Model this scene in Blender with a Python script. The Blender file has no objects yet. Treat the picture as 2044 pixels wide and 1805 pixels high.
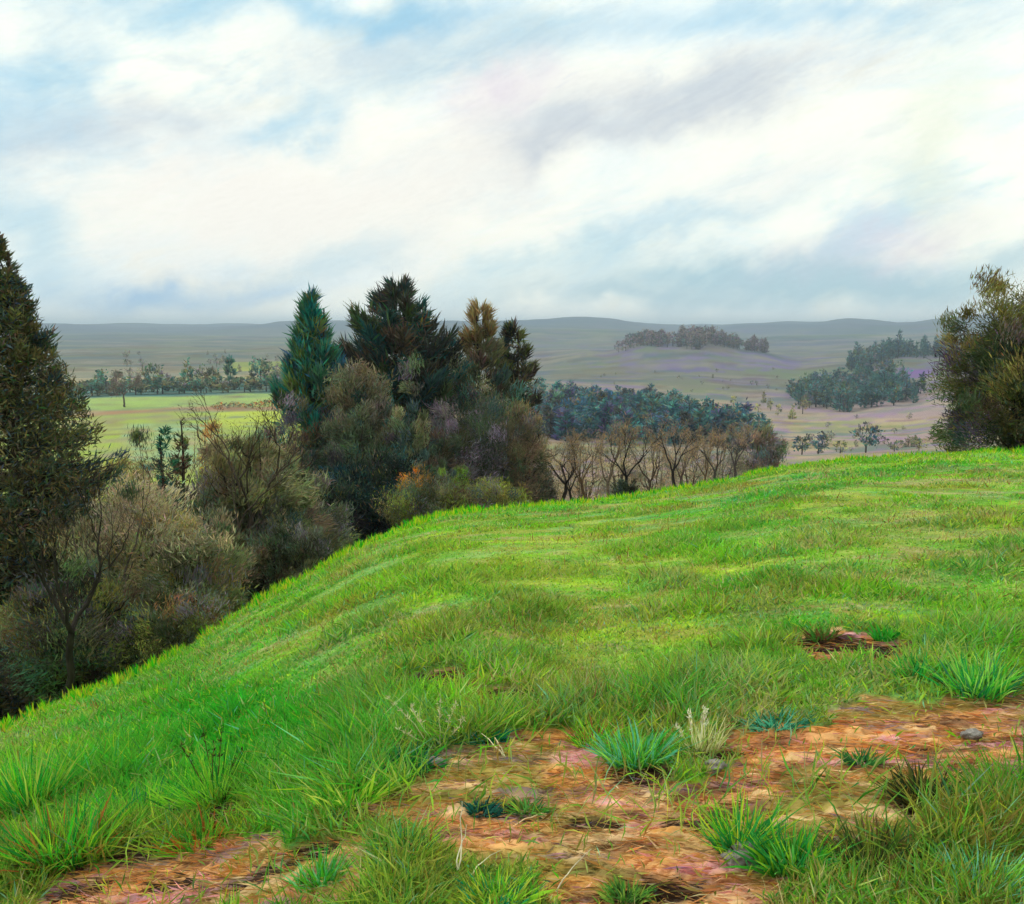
import bpy, math, random
import numpy as np
from mathutils import Vector

# ------------------------------------------------------------------ basics
sc = bpy.context.scene
COL = bpy.data.collections.new("scene_objects"); sc.collection.children.link(COL)
F, CX, CY, HOR = 1770.0, 1022.0, 902.5, 655.0
CZ = 1.7
PITCH = math.atan((CY - HOR) / F)
R0 = np.random.default_rng(7)

def lin(h):
    h = h.lstrip('#'); o = []
    for i in (0, 2, 4):
        c = int(h[i:i+2], 16) / 255
        o.append(c / 12.92 if c <= .04045 else ((c + .055) / 1.055) ** 2.4)
    return o
def pal(*hs): return np.array([lin(h) for h in hs])

def ray(px, py):
    dx = (px - CX) / F; dz = -(py - CY) / F
    y = math.cos(PITCH) + math.sin(PITCH) * dz
    z = -math.sin(PITCH) + math.cos(PITCH) * dz
    return dx, y, z
def project(x, y, z):
    z = z - CZ
    d = y * math.cos(PITCH) - z * math.sin(PITCH)
    v = y * math.sin(PITCH) + z * math.cos(PITCH)
    d = np.where(d > .05, d, .05)
    return CX + F * x / d, CY - F * v / d
def az_tan(px, py):
    x, y, z = ray(px, py); return math.atan2(x, y), z / math.hypot(x, y)

# ------------------------------------------------------------------ noise
def _h(ix, iy, s):
    n = (ix.astype(np.int64) * 374761393 + iy.astype(np.int64) * 668265263 + s * 982451653) & 0xffffffff
    n = ((n ^ (n >> 13)) * 1274126177) & 0xffffffff
    return ((n ^ (n >> 16)) & 0xffffff) / float(0xffffff)
def vnoise(x, y, s=0):
    ix = np.floor(x); iy = np.floor(y); fx = x - ix; fy = y - iy
    fx = fx * fx * (3 - 2 * fx); fy = fy * fy * (3 - 2 * fy)
    a = _h(ix, iy, s); b = _h(ix + 1, iy, s); c = _h(ix, iy + 1, s); d = _h(ix + 1, iy + 1, s)
    return a + (b - a) * fx + (c - a) * fy + (a - b - c + d) * fx * fy
def fbm(x, y, s=0, o=4):
    t = 0; A = 0; a = 1.
    for i in range(o):
        t = t + a * vnoise(x * 2 ** i + 17.3 * i, y * 2 ** i - 9.1 * i, s + i); A += a; a *= .5
    return t / A

# ------------------------------------------------------------------ terrain
crest = [(-500, 1560, 10), (-200, 1505, 11), (0, 1440, 12), (130, 1385, 13), (260, 1340, 14), (350, 1300, 14.5), (430, 1250, 15), (500, 1205, 15.5),
         (640, 1130, 17), (720, 1083, 18), (830, 1038, 19), (900, 1019, 19.5), (1000, 1011, 20), (1100, 1004, 21), (1280, 985, 22), (1450, 955, 23.5),
         (1550, 930, 24.5), (1700, 911, 25.5), (1850, 902, 27), (2044, 895, 28), (2300, 888, 29), (2700, 880, 30)]
_ca, _ct, _cr = [], [], []
for px, py, r in crest:
    a, t = az_tan(px, py + 9 + 16 * min(max((650 - px) / 650, 0), 1)); _ca.append(a); _ct.append(-t); _cr.append(r)
_ca = [-math.pi, -1.6] + _ca + [1.6, math.pi]
_ct = [.13, .3] + _ct + [.13, .13]
_cr = [25, 14] + _cr + [28, 25]
_fa = np.linspace(-math.pi, math.pi, 2401)
def _sm(v, k=14):
    v = np.interp(_fa, _ca, v); w = np.hanning(2 * k + 1); w /= w.sum()
    return np.convolve(np.pad(v, k, mode='edge'), w, 'valid')
_ft, _fr = _sm(_ct), _sm(_cr)

vx = [-600, 0, 300, 550, 800, 1050, 1200, 1300, 1400, 1500, 1600, 1700, 1800, 1900, 2100, 2700]
vr = [40, 150, 250, 350, 500, 700, 1000, 1400, 2000, 3000, 4500, 7000, 12500]
V = [
 [-28]*16,
 [-28,-28,-28,-28,-29,-28,-27,-27,-27,-28,-28,-28,-27,-26,-24,-24],
 [-29,-29,-29,-29,-31,-33,-34,-34,-34,-34,-34,-33,-32,-31,-29,-29],
 [-29.5,-29.5,-29.5,-29.5,-32,-38,-39,-39,-40,-42,-43,-42,-40,-38,-36,-36],
 [-29.5,-29.5,-29.5,-29.5,-32,-40,-42,-43,-47,-51,-52,-51,-48,-45,-42,-40],
 [-30,-30,-30,-30,-34,-44,-48,-50,-52,-54,-54,-52,-48,-44,-40,-40],
 [-33,-33,-33,-32,-38,-50,-49,-48,-48,-52,-54,-47,-32,-32,-28,-28],
 [-36,-36,-36,-34,-40,-44,-31,-17,-13,-26,-40,-36,-28,-26,-24,-24],
 [-36,-35,-34,-32,-34,-38,-40,-42,-42,-42,-40,-36,-32,-28,-22,-20],
 [-22,-20,-16,-14,-16,-14,-14,-18,-22,-20,-12,-10,-12,-8,-4,0],
 [8,12,18,24,20,14,40,32,22,26,24,44,32,54,60,60],
 [0,0,0,0,0,0,30,10,30,10,40,10,40,20,60,60],
 [-20]*16]
V = np.array(V, float)
_va = np.array([az_tan(p, HOR)[0] for p in vx]); _vl = np.log(vr)
def valley(az, r):
    lr = np.log(np.clip(r, 40, 12500))
    i = np.clip(np.searchsorted(_va, az) - 1, 0, len(_va) - 2); u = np.clip((az - _va[i]) / (_va[i+1] - _va[i]), 0, 1); u = u * u * (3 - 2 * u)
    j = np.clip(np.searchsorted(_vl, lr) - 1, 0, len(_vl) - 2); w = np.clip((lr - _vl[j]) / (_vl[j+1] - _vl[j]), 0, 1); w = w * w * (3 - 2 * w)
    z = (V[j, i] * (1-u) + V[j, i+1] * u) * (1-w) + (V[j+1, i] * (1-u) + V[j+1, i+1] * u) * w
    x = r * np.sin(az); y = r * np.cos(az)
    k = np.clip((r - 380) / 900, 0, 1)
    n = (fbm(x / 420, y / 420, 31, 5) - .5) * 30 * k + (fbm(x / 800, y / 1500, 47, 4) - .5) * 80 * np.clip((r - 2000) / 2200, 0, 1) * np.clip((9000 - r) / 3000, 0, 1)
    return z + n
def H(x, y):
    x = np.asarray(x, float); y = np.asarray(y, float)
    r = np.hypot(x, y); az = np.arctan2(x, y)
    t = np.interp(az, _fa, _ft); rc = np.interp(az, _fa, _fr)
    b = CZ / rc ** 2; a = t - 2 * CZ / rc
    near = np.minimum(r / 1.5, 1)
    a0 = .05 + .045 * np.cos(az + 1.2)
    a = a0 + (a - a0) * near
    zi = -a * r - b * r * r
    re = rc * 1.16                      # beyond the brow the slope goes on evenly
    sl = a + 2 * b * re
    zo = -a * re - b * re * re - sl * (r - re)
    z = np.where(r < re, zi, zo)
    fade = np.clip(1.2 - r / rc, 0.0, 1)
    z = z + fade * ((fbm(x / 3.1, y / 3.1, 3, 3) - .5) * .16 + (fbm(x / .55, y / .55, 5, 3) - .5) * .06)
    z = z + (fbm(x / 9, y / 9, 9, 3) - .5) * .8 * np.clip((r - rc * 1.15) / 30, 0, 1) * np.clip((400 - r) / 200, 0, 1)
    v = valley(az, r)
    k = 2.0
    d = np.clip((z - v) / k, -30, 30)
    return np.where(r > 30, v + k * np.log1p(np.exp(d)), z)
def h1(x, y): return float(H(np.array([x]), np.array([y]))[0])
def polar(px, r):
    a = az_tan(px, HOR)[0]; return r * math.sin(a), r * math.cos(a)
def ground_at(px, py):
    x, y, z = ray(px, py); L = math.hypot(x, y); s = np.geomspace(1.2, 900, 6000)
    X = x / L * s; Y = y / L * s; Z = CZ + z / L * s; G = H(X, Y)
    i = int(np.argmax(Z < G)); return float(X[i]), float(Y[i]), float(G[i])

# bare soil outline on the ground, traced as points of the ground itself
soil_polys = [
 [(860,1500),(960,1468),(1080,1458),(1200,1470),(1245,1530),(1330,1555),(1450,1530),(1480,1470),(1600,1448),(1700,1420),(1760,1396),(1880,1378),(2120,1362),(2120,1580),(1990,1585),(1900,1620),(1850,1670),(1770,1700),(1680,1730),(1600,1760),(1540,1800),(1520,1860),(1150,1860),(1100,1780),(1030,1730),(930,1710),(830,1690),(740,1650),(700,1600),(780,1570)],
 [(60,1800),(100,1730),(250,1705),(360,1685),(460,1668),(580,1672),(690,1700),(720,1760),(680,1840),(90,1860)],
 [(780,1352),(870,1340),(1010,1368),(1060,1390),(1000,1405),(800,1380)],
 [(1560,1262),(1680,1255),(1820,1275),(1810,1312),(1600,1305)],
 [(640,1668),(700,1662),(760,1700),(740,1760),(660,1740)],
 [(690,1590),(800,1580),(790,1640),(700,1650)]]
def in_poly(px, py, P):
    c = np.zeros(px.shape, bool); n = len(P)
    for i in range(n):
        x1, y1 = P[i]; x2, y2 = P[(i + 1) % n]
        if y1 == y2: continue
        cond = ((y1 > py) != (y2 > py)) & (px < (x2 - x1) * (py - y1) / (y2 - y1) + x1)
        c ^= cond
    return c
def soil(x, y, z):
    px, py = project(x, y, z)
    px = px + (fbm(x * 7, y * 7, 71, 3) - .5) * 170; py = py + (fbm(x * 7, y * 7, 81, 3) - .5) * 75
    m = np.zeros(px.shape, bool)
    for P in soil_polys: m |= in_poly(px, py, P)
    return m | shade_worn_mask(x, y)

def mixc(a, b, k): return a + (b - a) * k[:, None]
def gz(px, py, cx, cy, rx, ry): return np.exp(-((px - cx) / rx) ** 2 - ((py - cy) / ry) ** 2)

SHADE_WORN_PX = [(805,1545,60,26),(1285,1545,70,24),(1860,1610,90,26),(985,1612,60,16),(450,1622,50,20),(715,1632,60,24),(1320,1778,130,30),(270,1700,60,18),(1690,1700,80,24),(1440,1500,60,18),(1990,1575,70,12),(1800,1735,110,20),(165,1775,60,14),(340,1765,60,14),(860,1358,90,20),(1010,1390,80,18),(1665,1285,90,18),(1760,1295,70,14),(620,1700,70,16),(520,1745,60,12),(1180,1640,90,12),(1400,1640,80,12),(1440,1310,60,8)]
SHADE_WORN = []  # dark ground spots: painted shade under tufts, plus dark worn patches
for _px, _py, _pw, _ph in SHADE_WORN_PX:
    gx_, gy_, gz_ = ground_at(_px, _py); s_ = math.hypot(gx_, gy_) / F; SHADE_WORN.append((gx_, gy_, _pw * s_, _ph * s_ * (gy_ / 1.7) ** .9 * 1.3))
def shade_worn_mask(x, y):
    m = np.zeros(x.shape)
    for qx, qy, rx, ry in SHADE_WORN: m = np.maximum(m, np.exp(-(((x - qx) / rx) ** 2 + ((y - qy) / ry) ** 2)))
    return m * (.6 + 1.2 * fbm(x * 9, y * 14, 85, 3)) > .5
SOILP = pal('#c98a3e', '#b5762f', '#a8622f', '#8a5a34', '#d39a5c', '#c4785e', '#7d5a44', '#b89a58', '#5d443a', '#cf9088')
def soil_color(x, y):
    n = fbm(x * 2.0, y * 6.0, 91, 4); m = fbm(x * 3.4 + 3, y * 13, 95, 4)
    c = np.tile(lin('#d6a066'), (len(x), 1))
    def lay(h, q, lo, sl, k):
        nonlocal c
        c = mixc(c, np.array(lin(h)), np.clip((q - lo) * sl, 0, 1) * k)
    lay('#cf8f44', n, .47, 7, .7)
    lay('#b87850', fbm(x * 2.6 + 9, y * 9, 93, 3), .52, 8, .8)
    lay('#66493a', m, .56, 9, .8)
    lay('#dc9cae', fbm(x * 3, y * 12, 97, 3), .59, 10, .75)
    lay('#8c8a3e', fbm(x * 1.6, y * 3, 99, 3), .55, 8, .75)
    lay('#e0bc88', fbm(x * 5, y * 18, 89, 3), .60, 10, .8)
    lay('#7c6a78', fbm(x * 3.5, y * 15, 87, 3), .62, 10, .7)
    for qx, qy, rx, ry in SHADE_WORN:
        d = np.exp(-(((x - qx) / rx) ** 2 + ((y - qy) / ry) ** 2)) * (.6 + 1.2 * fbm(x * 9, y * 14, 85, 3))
        c = mixc(c, np.array(lin('#33261f')), np.clip((d - .45) * 6, 0, 1) * .95)  # tuft shade and worn patches darkened straight into the soil colour
    return c
def grass_color(x, y, z):
    px, py = project(x, y, z); r = np.hypot(x, y); az = np.arctan2(x, y); lr = np.log(r + .3)
    c = np.tile(lin('#86c82a'), (len(x), 1))
    def lay(h, n, lo, sl, k):
        nonlocal c
        c = mixc(c, np.array(lin(h)), np.clip((n - lo) * sl, 0, 1) * k)
    lay('#c4dc3c', fbm(az * 9, lr * 13, 11, 4), .51, 7, .8)
    lay('#4db53a', fbm(az * 6 + 3, lr * 10, 15, 4), .50, 7, .75)
    lay('#d9d27a', fbm(az * 24, lr * 30, 29, 4), .57, 9, .6)
    lay('#b0a850', fbm(az * 11, lr * 20, 13, 4), .53, 8, .7)
    lay('#a88a50', fbm(az * 16, lr * 34, 17, 4), .58, 9, .7 * np.clip((py - 1150) / 200, 0, 1))
    lay('#7fbf86', fbm(az * 20, lr * 34, 19, 3), .60, 10, .6)
    lay('#cbb08c', fbm(az * 18, lr * 36, 23, 3), .60, 10, .75)
    lay('#5f9a3a', fbm(az * 15, lr * 30, 21, 4), .55, 9, .6)
    lay('#2f9440', fbm(az * 26, lr * 60, 25, 3), .62, 11, .55)
    lay('#a07848', fbm(az * 30, lr * 80, 27, 3), .66, 14, .6)
    c = mixc(c, np.array(lin('#2bb32c')), gz(px, py, 450, 1440, 300, 130) * .8)
    c = mixc(c, np.array(lin('#35b92c')), gz(px, py, 300, 1600, 450, 130) * .65)
    c = mixc(c, np.array(lin('#b9d340')), gz(px, py, 1050, 1130, 420, 80) * .35)
    c = mixc(c, np.array(lin('#b3b264')), gz(px, py, 1780, 1060, 260, 60) * .35)
    c = mixc(c, np.array(lin('#9ab24e')), gz(px, py, 1500, 1330, 420, 60) * .4)
    c = mixc(c, np.array(lin('#5fc436')), gz(px, py, 1950, 1230, 170, 90) * .4)
    nearb = np.clip((py - 1560) / 150, 0, 1)
    lay('#9a6a34', fbm(x * 3.2, y * 3.2, 33, 3), .57, 9, .6 * nearb); lay('#2f8a2a', fbm(x * 2.6, y * 2.6, 35, 3), .50, 8, .6 * nearb); lay('#c9cf5a', fbm(x * 4.2, y * 4.2, 37, 3), .56, 9, .6 * nearb)
    k = np.clip((r / np.interp(az, _fa, _fr) - .75) * 4, 0, 1)
    c = mixc(c, np.array(lin('#a3dc30')), k * .5)
    return np.clip(c * np.array([.98, 1.08, .95]), 0, .95)
def field_color(x, y, z):
    r = np.hypot(x, y); az = np.arctan2(x, y); lr = np.log(r + 1)
    px = CX + F * np.tan(np.clip(az, -1.3, 1.3)); east = np.clip((px - 950) / 250, 0, 1)
    c = np.tile(lin('#8a8163'), (len(x), 1))
    def lay(h, n, lo, sl, k):
        nonlocal c
        c = mixc(c, np.array(lin(h)), np.clip((n - lo) * sl, 0, 1) * k)
    lay('#9a8088', fbm(az * 12, lr * 10, 61, 4), .46, 6, .75 * east)
    lay('#7f8a52', fbm(az * 9, lr * 14, 63, 4), .5, 7, .7)
    lay('#566b66', fbm(az * 10, lr * 22, 65, 5), .53, 9, .75)
    lay('#b09a78', fbm(az * 22, lr * 30, 67, 4), .55, 9, .6)
    lay('#84609a', fbm(az * 30, lr * 40, 68, 4), .60, 12, .55 * east)
    lay('#7a5a3c', fbm(az * 26, lr * 34, 70, 4), .60, 12, .5)
    hill = np.clip((r - 1500) / 900, 0, 1)
    lay('#3f5a5c', fbm(az * 16, lr * 20, 69, 5), .47, 8, .8 * hill)
    lay('#6a7a4c', fbm(az * 20, lr * 34, 74, 4), .52, 9, .6 * hill)
    lay('#7a6a7c', fbm(az * 14, lr * 50, 76, 4), .56, 9, .5 * hill)
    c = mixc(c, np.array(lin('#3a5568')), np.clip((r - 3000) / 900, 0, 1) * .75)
    c = mixc(c, np.array(lin('#6f6a40')), np.clip((130 - r) / 40, 0, 1))
    c = mixc(c, np.array(lin('#3c4022')), np.clip((70 - r) / 20, 0, 1))
    e = (fbm(x / 25, y / 25, 73, 3) - .5) * 24
    nb = fbm(az * 40, lr * 60, 75, 3)
    def band(r0, r1, x0, x1, col, k=1., tx=.35):
        nonlocal c
        m = np.clip((r + e - r0) / (r0 * .03) + .5, 0, 1) * np.clip((r1 - r - e) / (r1 * .03) + .5, 0, 1) * np.clip((px + e * 2 - x0) / 12, 0, 1) * np.clip((x1 - px + e * 2) / 12, 0, 1)
        c = mixc(c, np.array(lin(col)), m * k * np.clip(1 - tx + (nb - .45) * 4 * tx, .1, 1))
    band(180, 352, -400, 900, '#90a43c', 1, .5); band(200, 310, 230, 430, '#7f9f8a', .7, .9); band(290, 350, 420, 640, '#aab83e', .9, .4)
    band(352, 372, 150, 800, '#9a7454'); band(372, 440, -400, 900, '#8faa56', 1, .4); band(440, 505, -400, 900, '#3f6f6c', 1, .2)
    band(505, 560, -400, 900, '#66664a'); band(720, 980, 455, 640, '#a8ac3a', 1, .2); band(640, 720, -400, 455, '#85826a')
    band(815, 885, 1785, 1862, '#94609f', .9, .4)
    band(560, 700, 1500, 1900, '#a08a84', .6)
    band(1090, 1320, 1230, 1600, '#8f6f98', .75, .8)
    band(880, 1100, 1090, 1300, '#94804e', .6, .6)
    band(740, 800, 1600, 1800, '#a06a80', .5, .8)
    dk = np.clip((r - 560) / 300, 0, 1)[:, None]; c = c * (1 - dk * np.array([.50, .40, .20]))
    return np.clip(c, 0, 1)

def set_color(me, arr):
    at = me.color_attributes.new("Col", 'FLOAT_COLOR', 'POINT')
    a = np.ones((len(arr), 4), np.float32); a[:, :3] = np.clip(arr, 0, 1); at.data.foreach_set('color', a.ravel())
def mesh_np(name, verts, faces, cols=None, smooth=False):
    me = bpy.data.meshes.new(name); n = len(verts); f = np.asarray(faces, np.int32); k = f.shape[1]
    me.vertices.add(n); me.vertices.foreach_set('co', np.asarray(verts, np.float32).ravel())
    me.loops.add(f.size); me.loops.foreach_set('vertex_index', f.ravel())
    me.polygons.add(len(f)); me.polygons.foreach_set('loop_start', np.arange(0, f.size, k, dtype=np.int32))
    me.update(calc_edges=True)
    if smooth: me.polygons.foreach_set('use_smooth', np.ones(len(f), bool))
    if cols is not None: set_color(me, cols)
    return me

# ------------------------------------------------------------------ materials
def mat(name, base=None, attr=True, rough=.9, trans=0., noise=None, bump=0., bscale=30., spec=.15, jitter=.25, jscale=8.):
    m = bpy.data.materials.new(name); m.use_nodes = True; nt = m.node_tree; N = nt.nodes; Lk = nt.links
    for n in list(N): N.remove(n)
    out = N.new('ShaderNodeOutputMaterial'); b = N.new('ShaderNodeBsdfPrincipled'); b.inputs['Roughness'].default_value = rough
    b.inputs['Specular IOR Level'].default_value = spec
    if attr: c = N.new('ShaderNodeAttribute'); c.attribute_name = 'Col'; csock = c.outputs['Color']
    else: c = N.new('ShaderNodeRGB'); c.outputs[0].default_value = (*base, 1); csock = c.outputs[0]
    tc = N.new('ShaderNodeNewGeometry')
    no = N.new('ShaderNodeTexNoise'); no.inputs['Scale'].default_value = jscale; no.inputs['Detail'].default_value = 6
    Lk.new(tc.outputs['Position'], no.inputs['Vector'])
    mr = N.new('ShaderNodeMapRange'); mr.inputs['From Min'].default_value = .3; mr.inputs['From Max'].default_value = .7
    mr.inputs['To Min'].default_value = 1 - jitter; mr.inputs['To Max'].default_value = 1 + jitter
    Lk.new(no.outputs['Fac'], mr.inputs['Value'])
    mx = N.new('ShaderNodeVectorMath'); mx.operation = 'SCALE'; Lk.new(csock, mx.inputs[0]); Lk.new(mr.outputs[0], mx.inputs['Scale'])
    Lk.new(mx.outputs[0], b.inputs['Base Color'])
    if bump:
        n2 = N.new('ShaderNodeTexNoise'); n2.inputs['Scale'].default_value = bscale; n2.inputs['Detail'].default_value = 8; Lk.new(tc.outputs['Position'], n2.inputs['Vector'])
        bp = N.new('ShaderNodeBump'); bp.inputs['Strength'].default_value = bump; bp.inputs['Distance'].default_value = .03; Lk.new(n2.outputs['Fac'], bp.inputs['Height']); Lk.new(bp.outputs[0], b.inputs['Normal'])
    if trans:
        t = N.new('ShaderNodeBsdfTranslucent'); Lk.new(mx.outputs[0], t.inputs['Color']); ms = N.new('ShaderNodeMixShader'); ms.inputs[0].default_value = trans
        Lk.new(b.outputs[0], ms.inputs[1]); Lk.new(t.outputs[0], ms.inputs[2]); Lk.new(ms.outputs[0], out.inputs['Surface'])
    else: Lk.new(b.outputs[0], out.inputs['Surface'])
    return m
M_ground = mat('ground_soil_and_turf', jitter=.28, jscale=14, bump=.6, bscale=26)
M_grass = mat('grass_blade', trans=.45, jitter=.12, jscale=3)
M_leaf = mat('foliage', trans=.35, jitter=.15, jscale=1.2)
M_bark = mat('bark', jitter=.4, jscale=6, bump=.5, bscale=20)
M_litter = mat('dry_litter', trans=.4, jitter=.15, jscale=20)
M_stone = mat('stone', base=lin('#8f8a84'), attr=False, jitter=.35, jscale=30, bump=.8, bscale=60)

def link(name, me, m, parent=None, loc=None, label=None, cat=None, group=None, kind=None):
    o = bpy.data.objects.new(name, me); COL.objects.link(o)
    if me is not None and m is not None and len(me.materials) == 0: me.materials.append(m)
    if parent: o.parent = parent
    if loc is not None: o.location = loc
    if label: o['label'] = label
    if cat: o['category'] = cat
    if group: o['group'] = group
    if kind: o['kind'] = kind
    return o

# ------------------------------------------------------------------ ground sheet
azs = np.concatenate([np.linspace(-math.pi, -.85, 60, endpoint=False), np.linspace(-.85, -.62, 40, endpoint=False), np.linspace(-.62, .62, 620, endpoint=False), np.linspace(.62, .85, 40, endpoint=False), np.linspace(.85, math.pi, 60, endpoint=False)])
rs = np.concatenate([np.geomspace(.25, 2.2, 26, endpoint=False), np.geomspace(2.2, 34, 430, endpoint=False), np.geomspace(34, 12500, 330)])
A, Rr = np.meshgrid(azs, rs); A = A.ravel(); Rr = Rr.ravel()
X = Rr * np.sin(A); Y = Rr * np.cos(A); Z = H(X, Y)
rc = np.interp(A, _fa, _fr)
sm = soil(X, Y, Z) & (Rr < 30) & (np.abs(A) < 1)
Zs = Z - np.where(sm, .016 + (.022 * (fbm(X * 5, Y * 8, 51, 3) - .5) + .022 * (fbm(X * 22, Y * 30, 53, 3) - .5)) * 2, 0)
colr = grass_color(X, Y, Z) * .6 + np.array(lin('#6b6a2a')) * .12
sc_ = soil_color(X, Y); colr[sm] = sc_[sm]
kf = np.clip((Rr - rc * 1.35) / 6, 0, 1)
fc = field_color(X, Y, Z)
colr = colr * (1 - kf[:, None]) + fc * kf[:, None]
na, nr = len(azs), len(rs)
idx = np.arange(na * nr).reshape(nr, na); nx = np.roll(idx, -1, axis=1)
q = np.stack([idx[:-1], idx[1:], nx[1:], nx[:-1]], -1).reshape(-1, 4)
verts = np.stack([X, Y, Zs], 1)
cap = len(verts); verts = np.vstack([verts, [[0, 0, h1(0, .001)]]]); colr = np.vstack([colr, colr[:1]])
me = mesh_np('ground', verts, q, colr, smooth=True)
link('ground', me, M_ground, kind='structure')
# the small disc at the centre
v2 = np.vstack([verts[:na], verts[-1:]]); me2 = mesh_np('ground_centre', v2, [[i, (i + 1) % na, na] for i in range(na)], colr[:na + 1]);
bm_o = link('ground', me2, M_ground, kind='structure')

# ------------------------------------------------------------------ blade builder
def blades(P, D, L, W, C, bend=None, rng=R0, nseg=1, tipdark=0.):
    """flat tapered strokes: base P, direction D, length L, width W, colour C; bend = vector added towards the tip"""
    n = len(P); D = D / np.maximum(np.linalg.norm(D, axis=1, keepdims=True), 1e-6)
    rv = rng.normal(size=(n, 3)); S = np.cross(D, rv); S /= np.maximum(np.linalg.norm(S, axis=1, keepdims=True), 1e-6)
    L = L[:, None]; W = W[:, None]
    b = np.zeros((n, 3)) if bend is None else bend
    if nseg == 1:
        a = P; m = P + D * L * .45 + b * .2; t = P + D * L + b
        Vv = np.stack([a, m + S * W * .5, t, m - S * W * .5], 1).reshape(-1, 3)
        f = np.arange(4 * n).reshape(n, 4); c = np.repeat(C, 4, axis=0)
        return Vv, f, c
    m = P + D * L * .4 + b * .16; m2 = P + D * L * .75 + b * .56; t = P + D * L + b
    Vv = np.stack([P - S * W * .35, P + S * W * .35, m + S * W * .5, m - S * W * .5, m2 + S * W * .35, m2 - S * W * .35, t, t + S * .0005], 1).reshape(-1, 3)
    k = np.arange(n)[:, None] * 8
    f = np.concatenate([k + [0, 1, 2, 3], k + [3, 2, 4, 5], k + [5, 4, 7, 6]])
    return Vv, f, np.repeat(C, 8, axis=0)
def join(parts):
    vs, fs, cs, o = [], [], [], 0
    for v, f, c in parts: vs.append(v); fs.append(f + o); cs.append(c); o += len(v)
    return np.vstack(vs), np.vstack(fs), np.vstack(cs)
def jit(C, rng, k=.22):
    n = len(C); return C * (1 + rng.normal(size=(n, 1)) * k * .7) * (1 + rng.normal(size=(n, 3)) * k * .35)

# ------------------------------------------------------------------ meadow grass (uncountable)
def meadow(n, rng, r0, r1, amax, hmul=1., p=1.):
    az = rng.uniform(-amax, amax, n); u = rng.uniform(0, 1, n) ** p
    r = r0 * (r1 / r0) ** u
    x = r * np.sin(az); y = r * np.cos(az); z = H(x, y)
    rcv = np.interp(az, _fa, _fr)
    s = soil(x, y, z)
    tuf = fbm(x * 1.6, y * 1.6, 101, 3)
    keep = (r < rcv * 1.25) & (~s | (rng.uniform(0, 1, n) < .03)) & (rng.uniform(0, 1, n) < .35 + 1.3 * tuf)
    x, y, z, r, az, tuf, rcv = [q[keep] for q in (x, y, z, r, az, tuf, rcv)]; n = len(x)
    px, py = project(x, y, z)
    C = grass_color(x + rng.normal(size=n) * .12, y + rng.normal(size=n) * .12, z)
    near = np.clip((7 - r) / 4, 0, 1)
    pick = rng.uniform(0, 1, n)
    for lo, hi, c in ((0, .035, '#c9c25c'), (.035, .06, '#2f8f5f'), (.06, .075, '#a8643a'), (.075, .085, '#86d2b0'), (.085, .13, '#cfe03a'), (.13, .19, '#1d7a1e'), (.19, .205, '#e2dca0')):
        mk = (pick >= lo) & (pick < hi); C[mk] = C[mk] * .3 + np.array(lin(c)) * .7
    C = jit(C, rng, .24)
    foc = gz(px, py, 150, 1600, 330, 170) + gz(px, py, 700, 1540, 200, 100) + gz(px, py, 1300, 1450, 260, 55) + gz(px, py, 1900, 1330, 260, 50)
    Lh = (.022 + .075 * np.clip((tuf - .42) * 4, 0, 1.3) + .05 * near * tuf + np.clip(foc, 0, 1) * .07) * rng.uniform(.6, 1.5, n) * hmul * (1 + r / 24) * np.clip(1.3 - r / 14, .5, 1)
    D = np.stack([rng.normal(size=n) * .55 + .12, rng.normal(size=n) * .55, np.ones(n)], 1)
    W = (.0035 + .0011 * r) * rng.uniform(.7, 1.4, n)
    bend = np.stack([rng.normal(size=n), rng.normal(size=n), -np.abs(rng.normal(size=n)) * .5], 1) * Lh[:, None] * .28
    P = np.stack([x, y, z - .006], 1)
    return blades(P, D, Lh, W, np.clip(C, 0, 1), bend, rng)
Vv, f, c = meadow(620000, np.random.default_rng(1), 1.6, 36, .72, p=.8)
_b = np.random.default_rng(9); n = 16000
az = _b.uniform(-.66, .66, n); r = 2.3 * (16 / 2.3) ** _b.uniform(0, 1, n); x = r * np.sin(az); y = r * np.cos(az); z = H(x, y)
kk = (fbm(x * 1.1, y * 1.1, 141, 3) > .5) & ~soil(x, y, z); x, y, z, r = x[kk], y[kk], z[kk], r[kk]; n = len(x)
Cs = pal('#d6c98c', '#c2a868', '#a87c48', '#8a5a34', '#b8b06a')[_b.integers(0, 5, n)]
V3, f3, c3 = blades(np.stack([x, y, z], 1), np.stack([_b.normal(size=n) * .5, _b.normal(size=n) * .5, np.ones(n) * .9], 1), _b.uniform(.05, .16, n), (.002 + .0005 * r) * _b.uniform(.7, 1.4, n), jit(Cs, _b, .15), None, _b)
Vv, f, c = np.vstack([Vv, V3]), np.vstack([f, f3 + len(Vv)]), np.vstack([c, c3])
_a = np.random.default_rng(8)
V2, f2, c2 = meadow(130000, _a, 1.6, 34, 1.45, hmul=1.1)
Vv, f, c = np.vstack([Vv, V2]), np.vstack([f, f2 + len(Vv)]), np.vstack([c, c2])
link('grass', mesh_np('grass', Vv, f, c), M_grass, label='bright green and yellow meadow grass covering the rounded hill', cat='grass', kind='stuff')

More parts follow.
